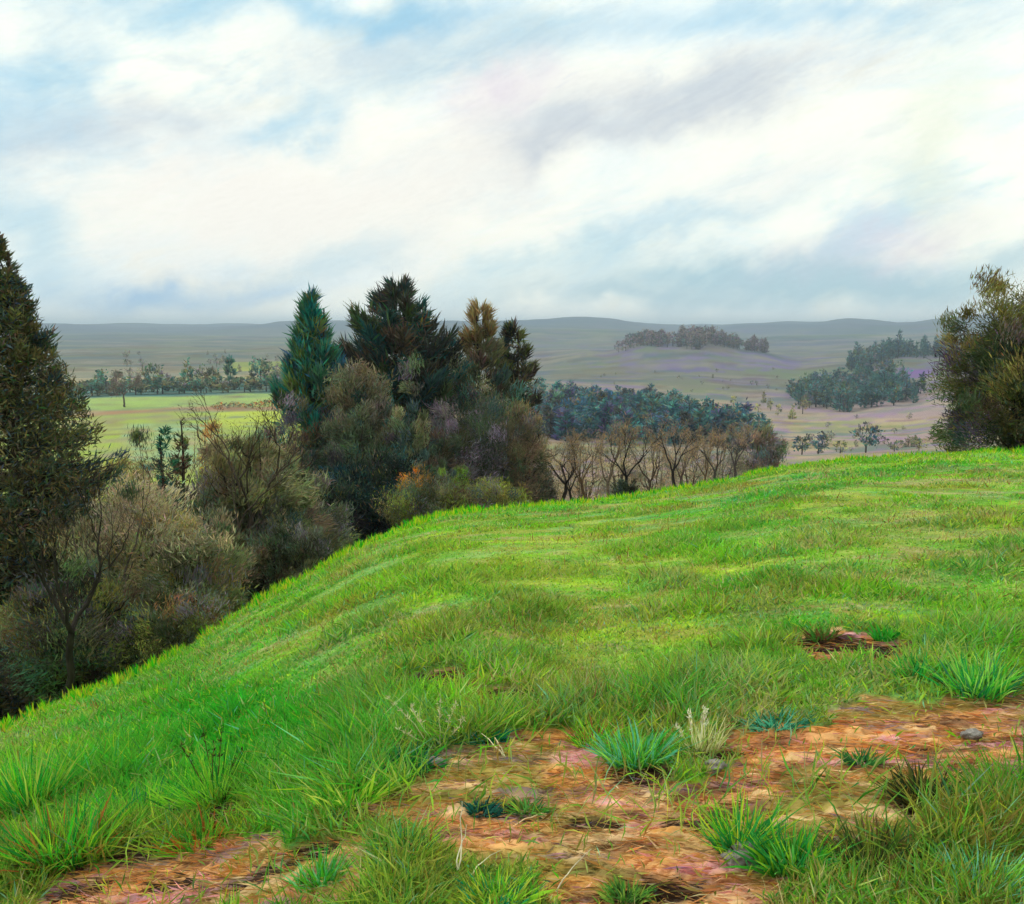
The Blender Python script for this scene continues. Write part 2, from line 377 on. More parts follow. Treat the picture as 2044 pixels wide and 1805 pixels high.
# longer loose grass on the brow
rng = np.random.default_rng(2)
n = 26000; az = rng.uniform(-.72, .72, n); rcv = np.interp(az, _fa, _fr); r = rcv * rng.uniform(.86, 1.12, n)
x = r * np.sin(az); y = r * np.cos(az); z = H(x, y)
tf = fbm(az * 160, r * .9, 111, 2); kp = rng.uniform(0, 1, n) < np.clip((tf - .38) * 4, .08, 1); x, y, z, tf = x[kp], y[kp], z[kp], tf[kp]; n = len(x)
C = pal('#9ed21c', '#3fb51c', '#c6cf2c', '#7cc41a', '#2fa42a', '#b7b23c')[rng.integers(0, 6, n)]
Vv, f, c = blades(np.stack([x, y, z - .01], 1), np.stack([rng.normal(size=n) * .3, rng.normal(size=n) * .3, np.ones(n)], 1), .06 + .2 * rng.uniform(.2, 1, n) * np.clip((tf - .3) * 2.5, .1, 1), .028 * rng.uniform(.6, 1.3, n), jit(C, rng, .15))
link('grass_fringe', mesh_np('grass_fringe', Vv, f, c), M_grass, label='uneven fringe of longer yellow green grass along the brow of the hill', cat='grass', kind='stuff')

# dry litter lying on the bare soil
rng = np.random.default_rng(3)
def litter(n, rng):
    az = rng.uniform(-.66, .66, n); r = rng.uniform(2.2, 7, n); x = r * np.sin(az); y = r * np.cos(az); z = H(x, y)
    k = soil(x, y, z); x, y, z, r = x[k], y[k], z[k], r[k]; n = len(x)
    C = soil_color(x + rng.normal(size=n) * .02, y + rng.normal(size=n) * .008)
    A_ = pal('#e0a052', '#b8793c', '#e8cfa0', '#5f4638', '#d292a8', '#a8a052', '#8a74a0', '#d0743c')[rng.choice(8, n, p=[.25, .2, .13, .12, .08, .1, .03, .09])]
    k = (rng.uniform(0, 1, n) < .35)[:, None]; C = np.where(k, C * .35 + A_ * .65, C)
    a = rng.normal(-.08, .3, n) + np.where(rng.uniform(0, 1, n) < .5, 0, math.pi)
    D = np.stack([np.cos(a), np.sin(a) * .8, rng.normal(.01, .07, n)], 1)
    return blades(np.stack([x, y, z + rng.uniform(-.03, .0, n)], 1), D, rng.uniform(.03, .13, n) * (.4 + r / 8), rng.uniform(.003, .010, n), jit(C * 1.12, rng, .2),
                  np.stack([np.zeros(n), rng.normal(size=n) * .02, np.zeros(n)], 1), rng)
Vv, f, c = litter(105000, rng)
link('dry_litter', mesh_np('dry_litter', Vv, f, c), M_litter, label='orange, brown and pink dead grass litter strewn over the bare soil', cat='litter', kind='stuff')

# ------------------------------------------------------------------ tubes, trees
def accent(C, rng):
    n = len(C); q = rng.uniform(0, 1, n); A_ = pal('#a9a08c', '#b58a78', '#4f8f8a', '#a89a3c', '#5a6f98', '#4f9a3c', '#8a5a3c')[rng.integers(0, 7, n)]
    return np.where((q < .07)[:, None], C * .5 + A_ * .45, C)
def tube(pts, rads, col, sides=6):
    pts = np.array(pts, float); n = len(pts); T = np.gradient(pts, axis=0); T /= np.maximum(np.linalg.norm(T, axis=1, keepdims=True), 1e-6)
    up = np.array([0, 0, 1.]) if abs(T[0][2]) < .9 else np.array([1., 0, 0])
    out = []
    for i in range(n):
        a = np.cross(T[i], up); a /= max(np.linalg.norm(a), 1e-6); b = np.cross(T[i], a)
        for k in range(sides):
            t = 2 * math.pi * k / sides; out.append(pts[i] + rads[i] * (a * math.cos(t) + b * math.sin(t)))
    f = [[i * sides + k, i * sides + (k + 1) % sides, (i + 1) * sides + (k + 1) % sides, (i + 1) * sides + k] for i in range(n - 1) for k in range(sides)]
    return np.array(out), np.array(f), np.tile(col, (len(out), 1))
def wob(p0, p1, n, amp, rng):
    t = np.linspace(0, 1, n)[:, None]; p = p0 + (p1 - p0) * t; w = np.cumsum(rng.normal(size=(n, 3)), 0) * amp / math.sqrt(n); w -= w[0]; w *= (1 - .5 * t); return p + w

def conifer_parts(rng, h, R, n, P, prof, leafL, leafW, up=.35, rise=.3, nb=None, weights=None, gap=.5, trunkc='#3a3128', low=.03, toptint=None, fill=.12):
    nb = nb or int(60 + h * 7)
    tb = np.sort(low + (1 - low) * rng.uniform(0, 1, nb) ** 1.15); ab = rng.uniform(0, 2 * math.pi, nb)
    pr = np.interp(tb, [p[0] for p in prof], [p[1] for p in prof]) * R * rng.uniform(.62, 1.1, nb)
    pr *= 1 + .22 * (vnoise(ab * 1.3, tb * 7, 5) - .5) * 2
    cc = P[rng.choice(len(P), nb, p=weights)] * rng.uniform(.65, 1.25, (nb, 1))
    if toptint is not None:
        kt = np.clip((tb - .72) * 4, 0, .85)[:, None]; cc = cc * (1 - kt) + np.array(lin(toptint)) * kt
    w = pr + .15 * R; w /= w.sum(); bi = rng.choice(nb, n, p=w)
    s = rng.uniform(.08 if gap < .3 else .2, 1, n) ** .75
    rr = pr[bi] * s; ang = ab[bi]; Hd = np.stack([np.cos(ang), np.sin(ang), np.zeros(n)], 1)
    z = tb[bi] * h + rr * rise * (s - .3) + rr * .0
    side = rng.normal(size=n) * .12 * pr[bi] * (1.15 - s); Sd = np.stack([-np.sin(ang), np.cos(ang), np.zeros(n)], 1)
    Pp = Hd * rr[:, None] + Sd * side[:, None]; Pp[:, 2] = z + rng.normal(size=n) * .05 * R * .5 + rng.normal(size=n) * leafL * .2
    D = Hd * (.7 + rng.normal(size=n) * .3)[:, None] + Sd * (np.sign(side) * .35 + rng.normal(size=n) * .5)[:, None]; D[:, 2] += up + s * up + rng.normal(size=n) * .32
    L = leafL * rng.uniform(.55, 1.4, n); W = leafW * rng.uniform(.6, 1.4, n)
    C = accent(jit(cc[bi] * 1.9, rng, .36), rng)
    m = int(n * fill); q = rng.choice(n, m, replace=False); tz = rng.uniform(.03, .93, m) ** 1.1; a_ = rng.uniform(0, 2 * math.pi, m); lump = .6 + .5 * vnoise(a_ * 2.2, tz * 11, 6)
    rr_ = np.interp(tz, [p[0] for p in prof], [p[1] for p in prof]) * R * lump * rng.uniform(.25, 1, m) ** .5
    Pp[q] = np.stack([np.cos(a_) * rr_, np.sin(a_) * rr_, tz * h], 1); D[q] += rng.normal(size=(m, 3)) * .5
    crown = blades(Pp, D, L, W, np.clip(C, .004, 1), None, rng)
    pts = wob(np.array([0, 0, -.6]), np.array([rng.normal() * .02 * h, rng.normal() * .02 * h, h * .985]), 9, .02 * h, rng)
    r0 = h * .017 + .04
    trunk = tube(pts, np.linspace(r0, r0 * .12, 9), lin(trunkc), 8)
    lt = []
    for i in range(0, nb, 2):
        if pr[i] < .3: continue
        st_ = np.array([np.interp(tb[i] * h, pts[:, 2], pts[:, k_]) for k_ in range(3)]); e = np.array([math.cos(ab[i]) * pr[i] * .9, math.sin(ab[i]) * pr[i] * .9, tb[i] * h + pr[i] * rise * .6]); lt.append(tube(wob(st_, e, 4, .05 * pr[i], rng), np.linspace(r0 * .35 * (1 - tb[i] * .6), .008, 4), lin(trunkc), 4))
    return crown, trunk, (join(lt) if lt else None)

COMMON = pal('#4c5438', '#3c4a3a', '#56584c', '#3f5250', '#56543c', '#36402e', '#5a545c', '#45563c')
def bush_parts(rng, h, R, n, P, leafL, leafW, nc=70, weights=None, base=0., cz=.45, shape=1., clump=.2, outw=.5, stemc='#3b3027', stems=7, toptint=None, poke=0, hollow=.3, common=.35, skirt=0., gain=2.15):
    nc = int(nc * 1.5); n = int(n * 1.25)
    g = rng.normal(size=(nc, 3)); g /= np.linalg.norm(g, axis=1, keepdims=True); rad = rng.uniform(hollow, 1, nc) ** .6
    cen = g * rad[:, None]; hh = (h - base) * .5
    irr = .60 + .62 * vnoise(g[:, 0] * 3.1 + R * 7, g[:, 2] * 3.1 + g[:, 1] * 1.7 + R * 3, 7)
    top = g[:, 2] > .75; irr = np.where(top, np.maximum(irr, .86), irr)
    cen = cen * np.array([R, R, hh]) * irr[:, None]
    k = np.clip((cen[:, 2] / hh + 1) * .5, 0, 1)
    cen[:, :2] *= (1 - (1 - shape) * k + skirt * (1 - k))[:, None]
    cen[:, 2] += base + hh
    mixk = (rng.uniform(0, 1, nc) < common)[:, None]
    cc = np.where(mixk, COMMON[rng.integers(0, len(COMMON), nc)], P[rng.choice(len(P), nc, p=weights)]) * rng.uniform(.5, 1.5, (nc, 1))
    if toptint is not None:
        kt = np.clip((cen[:, 2] / h - .55) * 3, 0, .8)[:, None] * rng.uniform(.0, 1, (nc, 1)); cc = cc * (1 - kt) + np.array(lin(toptint)) * kt
    ci = rng.integers(0, nc, n); cr = clump * R * rng.uniform(.4, 1.3, nc)
    Pp = cen[ci] + np.clip(rng.standard_t(6, size=(n, 3)), -2.3, 2.3) * cr[ci][:, None] * np.array([.5, .5, .5])
    cax = rng.normal(size=(nc, 3)) * .55 + g * .55; cax[:, 2] += .75          # every clump leans its own way
    D = cax[ci] + rng.normal(size=(n, 3)) * .5
    Pp[:, 2] = np.maximum(Pp[:, 2], -.3)
    crown = blades(Pp, D, leafL * rng.uniform(.35, 1.35, n), leafW * rng.uniform(.6, 1.5, n), np.clip(accent(jit(cc[ci] * gain, rng, .34), rng), .004, 1), None, rng)
    st = []
    for i in range(stems + poke):
        a = rng.uniform(0, 2 * math.pi); q = rng.uniform(.2, .6) * R; tz = h * (rng.uniform(.6, .85) if i < stems else rng.uniform(1.0, 1.1))
        if i >= stems: q *= .6
        e = np.array([math.cos(a) * q, math.sin(a) * q, min(tz, h * 1.1)]); pp = wob(np.array([math.cos(a) * .012 * h, math.sin(a) * .012 * h, -.5]), e, 8, .09 * h, rng)
        st.append(tube(pp, np.linspace(.011 * h + .02, .008, 8), lin(stemc), 6))
        for k2 in range(4):
            j = rng.integers(2, 7); a2 = a + rng.normal() * 1.2; e2 = pp[j] + np.array([math.cos(a2) * .38 * R, math.sin(a2) * .3 * R, .16 * h * rng.uniform(.5, 1.1)]); st.append(tube(wob(pp[j], e2, 5, .05 * h, rng), np.linspace(.005 * h + .008, .005, 5), lin(stemc), 4))
    return crown, None, (join(st) if st else None)

def bare_parts(rng, h, spread, P, lean=0., depth=5, rb=.02, n_tw=2600, leafL=.3, leafW=.03, fork=.33, stemc='#2c2622', droop=0., limb=4, twig_only=.9):
    trunk, br, tips = [], [], []
    top = np.array([lean * h, 0, h * fork]); p = wob(np.array([0, 0, -.5]), top, 7, .05 * h, rng); r0 = rb * h + .02
    trunk.append(tube(p, np.linspace(r0 * 1.25, r0 * .8, 7), lin(stemc), 8))
    def grow(p0, d, L, r, lv):
        d = d / np.linalg.norm(d); e = p0 + d * L; e = e + np.array([0, 0, .05 * L]); q = wob(p0, e, 5, L * .12, rng)
        br.append(tube(q, np.linspace(r, r * .55, 5), lin(stemc), 5 if lv < 2 else 3))
        if lv >= 2:
            for i in range(1, 5): tips.append((q[i], d, L))
        if lv < depth:
            for k in range(2 if lv < 2 else rng.integers(2, 4)):
                nd = d + rng.normal(size=3) * .55 * spread; nd[2] += .18 - droop; j = 4 if k == 0 else rng.integers(2, 5)
                grow(q[j], nd, L * rng.uniform(.58, .82), r * .58, lv + 1)
    for k in range(limb):
        a = 2 * math.pi * (k + rng.uniform(0, .6)) / limb; d = np.array([math.cos(a) * spread, math.sin(a) * spread, rng.uniform(.7, 1.3)]); grow(p[-1], d, h * rng.uniform(.2, .28), r0 * .6, 0)
    tp = np.array([t[0] for t in tips]); td = np.array([t[1] for t in tips]); tl = np.array([t[2] for t in tips]); i = rng.integers(0, len(tp), n_tw)
    C = jit(P[rng.integers(0, len(P), n_tw)], rng, .3)
    tw = blades(tp[i] + rng.normal(size=(n_tw, 3)) * tl[i][:, None] * .25, td[i] + rng.normal(size=(n_tw, 3)) * .5, leafL * rng.uniform(.5, 1.5, n_tw), leafW * rng.uniform(.6, 1.4, n_tw), C, None, rng)
    return tw, join(trunk), join(br)

def place(name, parts, px, r, label, cat='tree', group=None, crown='crown', rz=0., branches='branches', sink=.1):
    x, y = polar(px, r); g = h1(x, y)
    e = link(name, None, None, loc=(x, y, g - sink), label=label, cat=cat, group=group); e.rotation_euler.z = rz; e.empty_display_size = .3
    link(crown, mesh_np(name + '_' + crown, *parts[0]), M_leaf, e)
    if parts[1] is not None: link('trunk', mesh_np(name + '_trunk', *parts[1], smooth=True), M_bark, e)
    if parts[2] is not None: link(branches, mesh_np(name + '_' + branches, *parts[2], smooth=True), M_bark, e)
    return e
def hgt(px, r, top):
    x, y = polar(px, r); return CZ + az_tan(px, top)[1] * r - h1(x, y) + .1
def rad(w, r): return w / 2 / F * r

CON = [(0, 1), (.35, .86), (.6, .6), (.8, .34), (.93, .16), (1, .03)]
G = lambda s: np.random.default_rng(s)
OLIVE = pal('#5b6234', '#4a5a38', '#6f6c3c', '#3f5a4c', '#7a7046', '#38472c', '#5d5546')
DARKG = pal('#2f4636', '#2c4a48', '#3d4630', '#28383a', '#45403a', '#1f5a52', '#39452a')

# left edge
P_ = OLIVE
r = 24; h = hgt(8, r, 472)
place('conifer_tree', conifer_parts(G(11), h, rad(370, r), 110000, pal('#4d4f30', '#47462f', '#554f36', '#3b4a38', '#5a5536', '#34454a', '#4b4238', '#394530'), [(0, .9), (.3, 1), (.5, .95), (.62, .75), (.72, .58), (.82, .42), (.92, .2), (1, .03)], .19, .035, up=.4, rise=.22, nb=480, gap=.1, fill=.35), 8, r, 'tall dark olive conifer rising at the left edge above all the bushes')
r = 21; h = hgt(285, r, 968)
place('rounded_bush', bush_parts(G(12), h, rad(330, r), 46000, pal('#56583a', '#4c5438', '#66603f', '#5c643c', '#5a4a3a', '#74682f'), .17, .022, nc=170, toptint='#9a8a78', clump=.17, stems=6), 285, r, 'rounded olive bush with pinkish tan top beside the tall left conifer', 'bush')
r = 17.5; h = hgt(95, r, 1130)
place('dark_thicket', bush_parts(G(13), h, rad(300, r), 30000, pal('#3a4a2c', '#33302a', '#2f4a38', '#4c4030', '#5a5a2c', '#2c2622'), .14, .018, nc=110, clump=.18, stems=9, stemc='#241f1c', poke=0), 95, r, 'dark thicket with black crooked stems under the tall left conifer', 'bush')
r = 16.6; h = hgt(330, r, 1200)
place('bramble_bush', bush_parts(G(14), h, rad(250, r), 20000, pal('#4a4a2a', '#3d3a2a', '#6a4a30', '#5a6030', '#3a3f2a'), .12, .015, nc=80, clump=.2, stems=4), 330, r, 'low brown and olive bramble at the grass edge below the rounded bush', 'bush')
r = 30; h = hgt(490, r, 872)
place('multi_stemmed_shrub', bush_parts(G(15), h, rad(300, r), 52000, pal('#525a3a', '#5f6044', '#4a5642', '#66594a', '#4c5c48', '#6a6a3c', '#4b4f3c'), .3, .03, nc=150, clump=.16, stems=9, poke=5, stemc='#2b2620', toptint='#7c7450', shape=.95, gain=2.1), 490, r, 'feathery olive shrub with bare dark stems poking out of its top', 'bush')
r = 36; h = hgt(320, r, 905)
place('teal_sapling_conifer', conifer_parts(G(16), hgt(318, 42, 858), rad(70, 42), 5000, pal('#22564c', '#2a4a44', '#1f4a3a', '#2c5a40'), [(0, .9), (.6, .9), (.85, .6), (1, .1)], .3, .05, up=.5), 318, 42, 'small dark teal conifer in front of the bright field, left of its brown twin')
place('brown_sapling_conifer', conifer_parts(G(17), hgt(348, 43, 846), rad(60, 43), 5000, pal('#4a4434', '#5a4030', '#3c4030', '#39492f'), [(0, .9), (.6, .9), (.85, .6), (1, .1)], .3, .05, up=.5), 348, 43, 'small brownish conifer in front of the bright field, right of its teal twin')
place('grey_shrub', bush_parts(G(18), hgt(230, 30, 900), rad(230, 30), 22000, pal('#5c6640', '#7a7060', '#6d6a50', '#4f5f48', '#8a7a5c'), .24, .026, nc=90, clump=.2, toptint='#8f8a50'), 230, 30, 'grey olive shrub between the tall left conifer and the twin conifers', 'bush')
place('olive_shrub', bush_parts(G(20), hgt(225, 40, 830), rad(150, 40), 12000, pal('#5a6234', '#4f5a34', '#6a6038', '#7a7a3c'), .3, .035, nc=60, clump=.22), 225, 40, 'olive shrub just right of the tall left conifer, against the bright field', 'bush')
place('yellow_shrub', bush_parts(G(19), hgt(405, 50, 850), rad(130, 50), 9000, pal('#9a8a2c', '#a8762c', '#6f7a34', '#8a6a3c'), .35, .04, nc=50, clump=.22, poke=3), 405, 50, 'yellow and ochre shrub with thin stems against the bright green field', 'bush')

for i, (px, top, r, w, P2, lab) in enumerate([
    (668, 800, 54, 130, ('#4a4a34', '#3c4434', '#5a4c3a', '#33433c'), 'dark olive scrub tree filling the gap between the teal fir and brownish tree'),
    (770, 840, 48, 170, ('#3a4030', '#30403a', '#4c4636', '#3c4a34'), 'dark scrub tree in front of the pale grey green tree'),
    (860, 850, 52, 120, ('#4a4a38', '#3c4a3c', '#5a5044', '#44503a'), 'olive scrub just left of the mauve leafless bush'),
    (560, 900, 44, 150, ('#4c5040', '#5a5a40', '#524c40', '#44503a'), 'greyish olive scrub between the feathery shrub and teal fir'),
    (180, 1000, 23, 190, ('#4c4c38', '#3c4638', '#5a5240', '#4a5a3c'), 'dark olive scrub rising between the tall left conifer and rounded bush'),
    (400, 1010, 26, 170, ('#56543c', '#5f5a48', '#4a5040', '#6a5f4c'), 'grey brown scrub between the rounded bush and the feathery shrub'),
    (545, 1050, 27, 200, ('#4a503a', '#56563c', '#3f463a', '#5a4e40'), 'low olive scrub on the slope edge under the feathery shrub')]):
    place('scrub_tree' if i < 3 else 'scrub_bush', bush_parts(G(200 + i), hgt(px, r, top), rad(w, r), 17000, pal(*P2), .0075 * r, .0009 * r, nc=80, clump=.2, poke=1, stems=5), px, r, lab, 'tree' if i < 3 else 'bush')
TW0 = pal('#5a4c40', '#6a5a44', '#7a5c34', '#4c4a3c')
place('bare_tree', bare_parts(G(211), hgt(462, 28, 800), .6, TW0, lean=.02, n_tw=900, leafL=.16, leafW=.014, stemc='#4a4038', fork=.5, limb=3, depth=4, rb=.011), 462, 28, 'dark bare tree with upright limbs standing out of the feathery olive shrub')
place('bare_tree', bare_parts(G(212), hgt(395, 27, 868), .7, TW0, lean=-.04, n_tw=700, leafL=.16, leafW=.014, stemc='#4a4038', fork=.45, limb=3, depth=4, rb=.011), 400, 27, 'smaller dark bare tree left of the upright limbed one')
place('bare_tree', bare_parts(G(213), hgt(60, 15.5, 1010), .5, TW0, lean=.12, n_tw=500, leafL=.1, leafW=.01, stemc='#2c2724', fork=.45, limb=3, depth=3, rb=.013), 45, 15.5, 'black crooked bare tree leaning in front of the tall left conifer')
place('bare_tree', bare_parts(G(214), hgt(215, 19, 1010), .6, TW0, lean=-.06, n_tw=500, leafL=.1, leafW=.01, stemc='#4c443c', fork=.45, limb=3, depth=4, rb=.008), 190, 19, 'thin dark bare tree in front of the rounded bush')
# central clump
r = 56; h = hgt(622, r, 604)
place('teal_fir', conifer_parts(G(21), h, rad(215, r), 36000, pal('#2f6a5c', '#37604a', '#4d6a3c', '#2c5560', '#5a6a38', '#1f6a60'), [(0, 1), (.3, .85), (.5, .74), (.66, .62), (.8, .42), (.9, .25), (1, .02)], .8, .11, up=.75, rise=.45, nb=150), 622, r, 'slender teal green fir with upswept branches, leftmost of the central clump')
r = 60; h = hgt(793, r, 580)
place('dark_pine', conifer_parts(G(22), h, rad(235, r), 50000, pal('#30352f', '#3a3a30', '#2c4440', '#254b48', '#4a4034', '#39482c'), [(0, .9), (.4, .95), (.62, 1), (.76, .84), (.85, .72), (.93, .5), (1, .12)], .85, .1, up=.5, rise=.5, nb=190), 793, r, 'broad dark pine with jagged crown, tallest of the central clump')
r = 52; h = hgt(722, r, 700)
place('olive_tree', bush_parts(G(23), h, rad(215, r), 38000, pal('#475640', '#4f5a44', '#3f4c3c', '#58584a', '#34564f'), .42, .05, nc=150, clump=.15, toptint='#6c6048', shape=.75, stems=5), 722, r, 'brownish olive leafy tree between the teal fir and the dark pine')
r = 47; h = hgt(812, r, 735)
place('pale_willow', bush_parts(G(24), h, rad(110, r), 7000, pal('#5c6248', '#565c42', '#68694e', '#4f5f44'), .42, .045, nc=40, clump=.25, shape=.8, stems=3), 812, r, 'pale grey green leafy tree in front of the dark pine')
r = 43; h = hgt(725, r, 905)
place('evergreen_thicket', bush_parts(G(25), h, rad(285, r), 42000, pal('#26302a', '#2c3a30', '#20403f', '#302e30', '#34402f', '#1d3c46'), .34, .04, nc=150, clump=.16, stems=4, common=.05, gain=1.4), 725, r, 'almost black evergreen thicket at the grass edge below the central trees', 'bush')
r = 50; h = hgt(575, r, 800)
place('plum_shrub', bush_parts(G(26), h, rad(130, r), 13000, pal('#4f3f3c', '#5a4a48', '#4a4a34', '#3c3a44'), .35, .035, nc=70, clump=.2), 575, r, 'plum brown shrub at the foot of the teal fir', 'bush')
r = 36; h = hgt(610, r, 1000)
place('grey_green_shrub', bush_parts(G(27), h, rad(170, r), 18000, pal('#4c5638', '#5c6640', '#3f4c3c', '#6a6a3a', '#4a4440'), .25, .03, nc=80, clump=.2), 610, r, 'grey green shrub between the feathery shrub and the black thicket', 'bush')
r = 64; h = hgt(958, r, 616)
place('orange_larch', conifer_parts(G(28), h, rad(180, r), 15000, pal('#4a5034', '#544a34', '#454a34', '#5a5438', '#3a4c44', '#50443a'), [(0, .8), (.4, .9), (.6, .9), (.78, .55), (.9, .28), (1, .05)], .8, .09, up=.6, rise=.4, nb=110, toptint='#86744c', fill=.05, trunkc='#221d1a'), 958, r, 'larch with orange tan top and dark trunk, right of the dark pine')
r = 66; h = hgt(1026, r, 652)
place('knobbly_spruce', conifer_parts(G(29), h, rad(95, r), 15000, pal('#33332a', '#3d352c', '#4c5030', '#5a6034', '#2a4444'), [(0, 1), (.5, 1), (.7, 1), (.84, .8), (.93, .4), (1, .06)], .7, .11, up=.5, rise=.3, nb=70), 1026, r, 'narrow dark spruce with knobbly top, rightmost of the central clump')
r = 60; h = hgt(940, r, 740)
place('green_underwood', bush_parts(G(30), h, rad(250, r), 22000, pal('#3c4c34', '#2f4c40', '#4a4a34', '#3a5a50'), .45, .05, nc=90, clump=.2), 940, r, 'dark green underwood filling the space beneath the larch and spruce', 'bush')
r = 54; h = hgt(905, r, 808)
place('mauve_bush', bush_parts(G(31), h, rad(225, r), 28000, pal('#605660', '#685e68', '#5a5450', '#605c62', '#4f5a44', '#6c6270'), .42, .032, nc=90, clump=.2, poke=3, stemc='#6f5c6a', common=.3, gain=1.9), 905, r, 'rounded mauve grey leafless bush below the orange larch', 'bush')
r = 57; h = hgt(1040, r, 800)
place('russet_bush', bush_parts(G(32), h, rad(190, r), 17000, pal('#6a5844', '#70604c', '#60543f', '#646044', '#7a6a60'), .42, .032, nc=80, clump=.2, shape=.35, outw=1.1), 1040, r, 'pyramid shaped russet brown bush beside the mauve bush', 'bush')
r = 37; h = hgt(828, r, 930)
place('orange_shrub', bush_parts(G(33), h, rad(75, r), 4500, pal('#a86a28', '#a87a2a', '#96581c', '#7a6030'), .18, .022, nc=40, clump=.25, common=.15), 828, r, 'small bright orange shrub glowing at the foot of the mauve bush', 'bush')
r = 44; h = hgt(903, r, 926)
place('green_dome_shrub', bush_parts(G(34), h, rad(80, r), 5000, pal('#5f7a2c', '#55702c', '#6a7a34'), .2, .026, nc=40, clump=.25), 903, r, 'small green dome shaped shrub right of the orange shrub', 'bush')
r = 36; h = hgt(860, r, 968)
place('heath_bank_bush', bush_parts(G(35), h, rad(210, r), 20000, pal('#4c4c28', '#4a3f2c', '#5f6a2c', '#3c4428'), .2, .024, nc=80, clump=.22), 860, r, 'low olive brown bush on the brow just under the orange shrub', 'bush')
place('heath_bank_bush', bush_parts(G(36), hgt(990, 38, 972), rad(190, 38), 17000, pal('#5a5c2c', '#6f6a34', '#5a4a34', '#66702c'), .2, .024, nc=80, clump=.22, shape=.7), 990, 38, 'low yellowish olive bush on the brow under the russet bush', 'bush')
place('blackish_bush', bush_parts(G(37), hgt(1062, 60, 925), rad(100, 60), 9000, pal('#2c2826', '#3a302c', '#4a4430', '#2f3424'), .3, .035, nc=50, clump=.22), 1062, 60, 'blackish round bush immediately left of the forked bare tree', 'bush')

# bare trees behind the brow
TW = pal('#b09a7c', '#9c8c7c', '#b8985c', '#8a8078')
place('bare_tree', bare_parts(G(41), hgt(1118, 62, 862), 1.05, TW, lean=.05, n_tw=2200, leafL=.32, leafW=.022, stemc='#3a332c', fork=.42), 1120, 62, 'bare forked tree with wide spreading crown, leftmost of the bare row', group='bare trees behind the brow', crown='twigs')
bl = [(1163, 905, 72, 'thin bare tree with short dark trunk right of the wide forked one', '#2c2822', .6), (1187, 880, 76, 'bare tree with paired orange tinted limbs, third in the bare row', '#5f4c38', .6), (1216, 890, 80, 'slim grey brown bare tree just left of the ivy footed one', '#6a5c4c', .45),
      (1252, 868, 70, 'bare tree with thick black trunk and dark ivy at its foot', '#221e1b', .7), (1288, 885, 78, 'bare brown tree close on the right of the ivy footed one', '#4f4236', .5), (1335, 862, 72, 'bare tree with twisted dark stem in the middle of the thicket', '#2c2621', .6),
      (1372, 890, 80, 'thin mauve brown bare tree right of the twisted one', '#5f4c48', .45), (1408, 885, 84, 'thin tan bare tree, third from the right end of the bare row', '#6a5844', .45), (1440, 868, 82, 'grey bare tree with dark foot near the end of the bare row', '#4a443f', .5), (1486, 860, 92, 'greyish bare tree at the right end where the brow rises', '#514846', .7)]
for i, (px, top, r, lab, cl, sp) in enumerate(bl):
    place('bare_tree', bare_parts(G(50 + i), hgt(px, r, top), sp, TW, lean=R0.normal() * .06, n_tw=900, leafL=.35, leafW=.028, stemc=cl, fork=.45, limb=3, rb=.02), px, r, lab, group='bare trees behind the brow', crown='twigs')
place('ivy_bush', bush_parts(G(61), hgt(1258, 69, 952), rad(60, 69), 5000, pal('#1f241c', '#2a2a22', '#26301f'), .25, .04, nc=30, clump=.28), 1258, 69, 'small black green ivy bush round the foot of the black trunked tree', 'bush')
th = [(1010, 905, 96, 130, '#8a6444'), (1090, 885, 100, 150, '#8f6c50'), (1170, 880, 104, 140, '#96704a'), (1240, 884, 100, 130, '#7c6650'), (1310, 880, 108, 140, '#80664a'), (1385, 888, 104, 130, '#8a7050'), (1450, 893, 110, 120, '#6f6450')]
thl = ['pinkish brown twiggy thicket behind the blackish bush', 'sandy brown twiggy thicket behind the wide forked bare tree', 'ochre twiggy thicket behind the orange tinted bare tree', 'dull brown twiggy thicket behind the black trunked bare tree', 'olive brown twiggy thicket left of the twisted dark stem', 'tan twiggy thicket right of the twisted dark stem', 'greyish twiggy thicket at the right end of the bare row']
for i, (px, top, r, w, cl) in enumerate(th):
    b = (np.array(lin(cl)) * .6 + np.array(lin('#8a8272')) * .4) * .95; Pp = np.stack([b, b * [.75, .85, .9], b * [1.1, .95, .8], b * [.85, 1.02, .7], b * .6])
    place('twiggy_thicket', bush_parts(G(70 + i), hgt(px, r, top), rad(w * 1.15, r), 5000, Pp, .6, .035, nc=60, clump=.22, outw=.5, poke=3, stems=8, stemc='#4a3c30'), px, r, thl[i], 'bush', group='twiggy thickets behind the bare trees')
place('brown_tree', bush_parts(G(81), hgt(1518, 130, 850), rad(110, 130), 8000, pal('#5c5044', '#6a5a4c', '#4a5050', '#5f5a60'), .9, .1, nc=50, clump=.22, poke=2), 1518, 130, 'brown grey leafy tree at the right end of the blue wood')

# right edge tree
r = 31; h = hgt(2070, r, 585)
place('broad_yew', bush_parts(G(94), h + .5, rad(355, r), 90000, pal('#4c4c2c', '#5a5430', '#444a30', '#3c4a2c', '#4a3c36', '#665c34', '#39462f', '#4a3c50'), .24, .026, nc=300, clump=.13, toptint='#8a8040', shape=.82, outw=.6, stems=9, hollow=.15, base=-1.2, skirt=.12, gain=1.65), 2082, r, 'broad bushy dark olive tree filling the right edge on the brow')

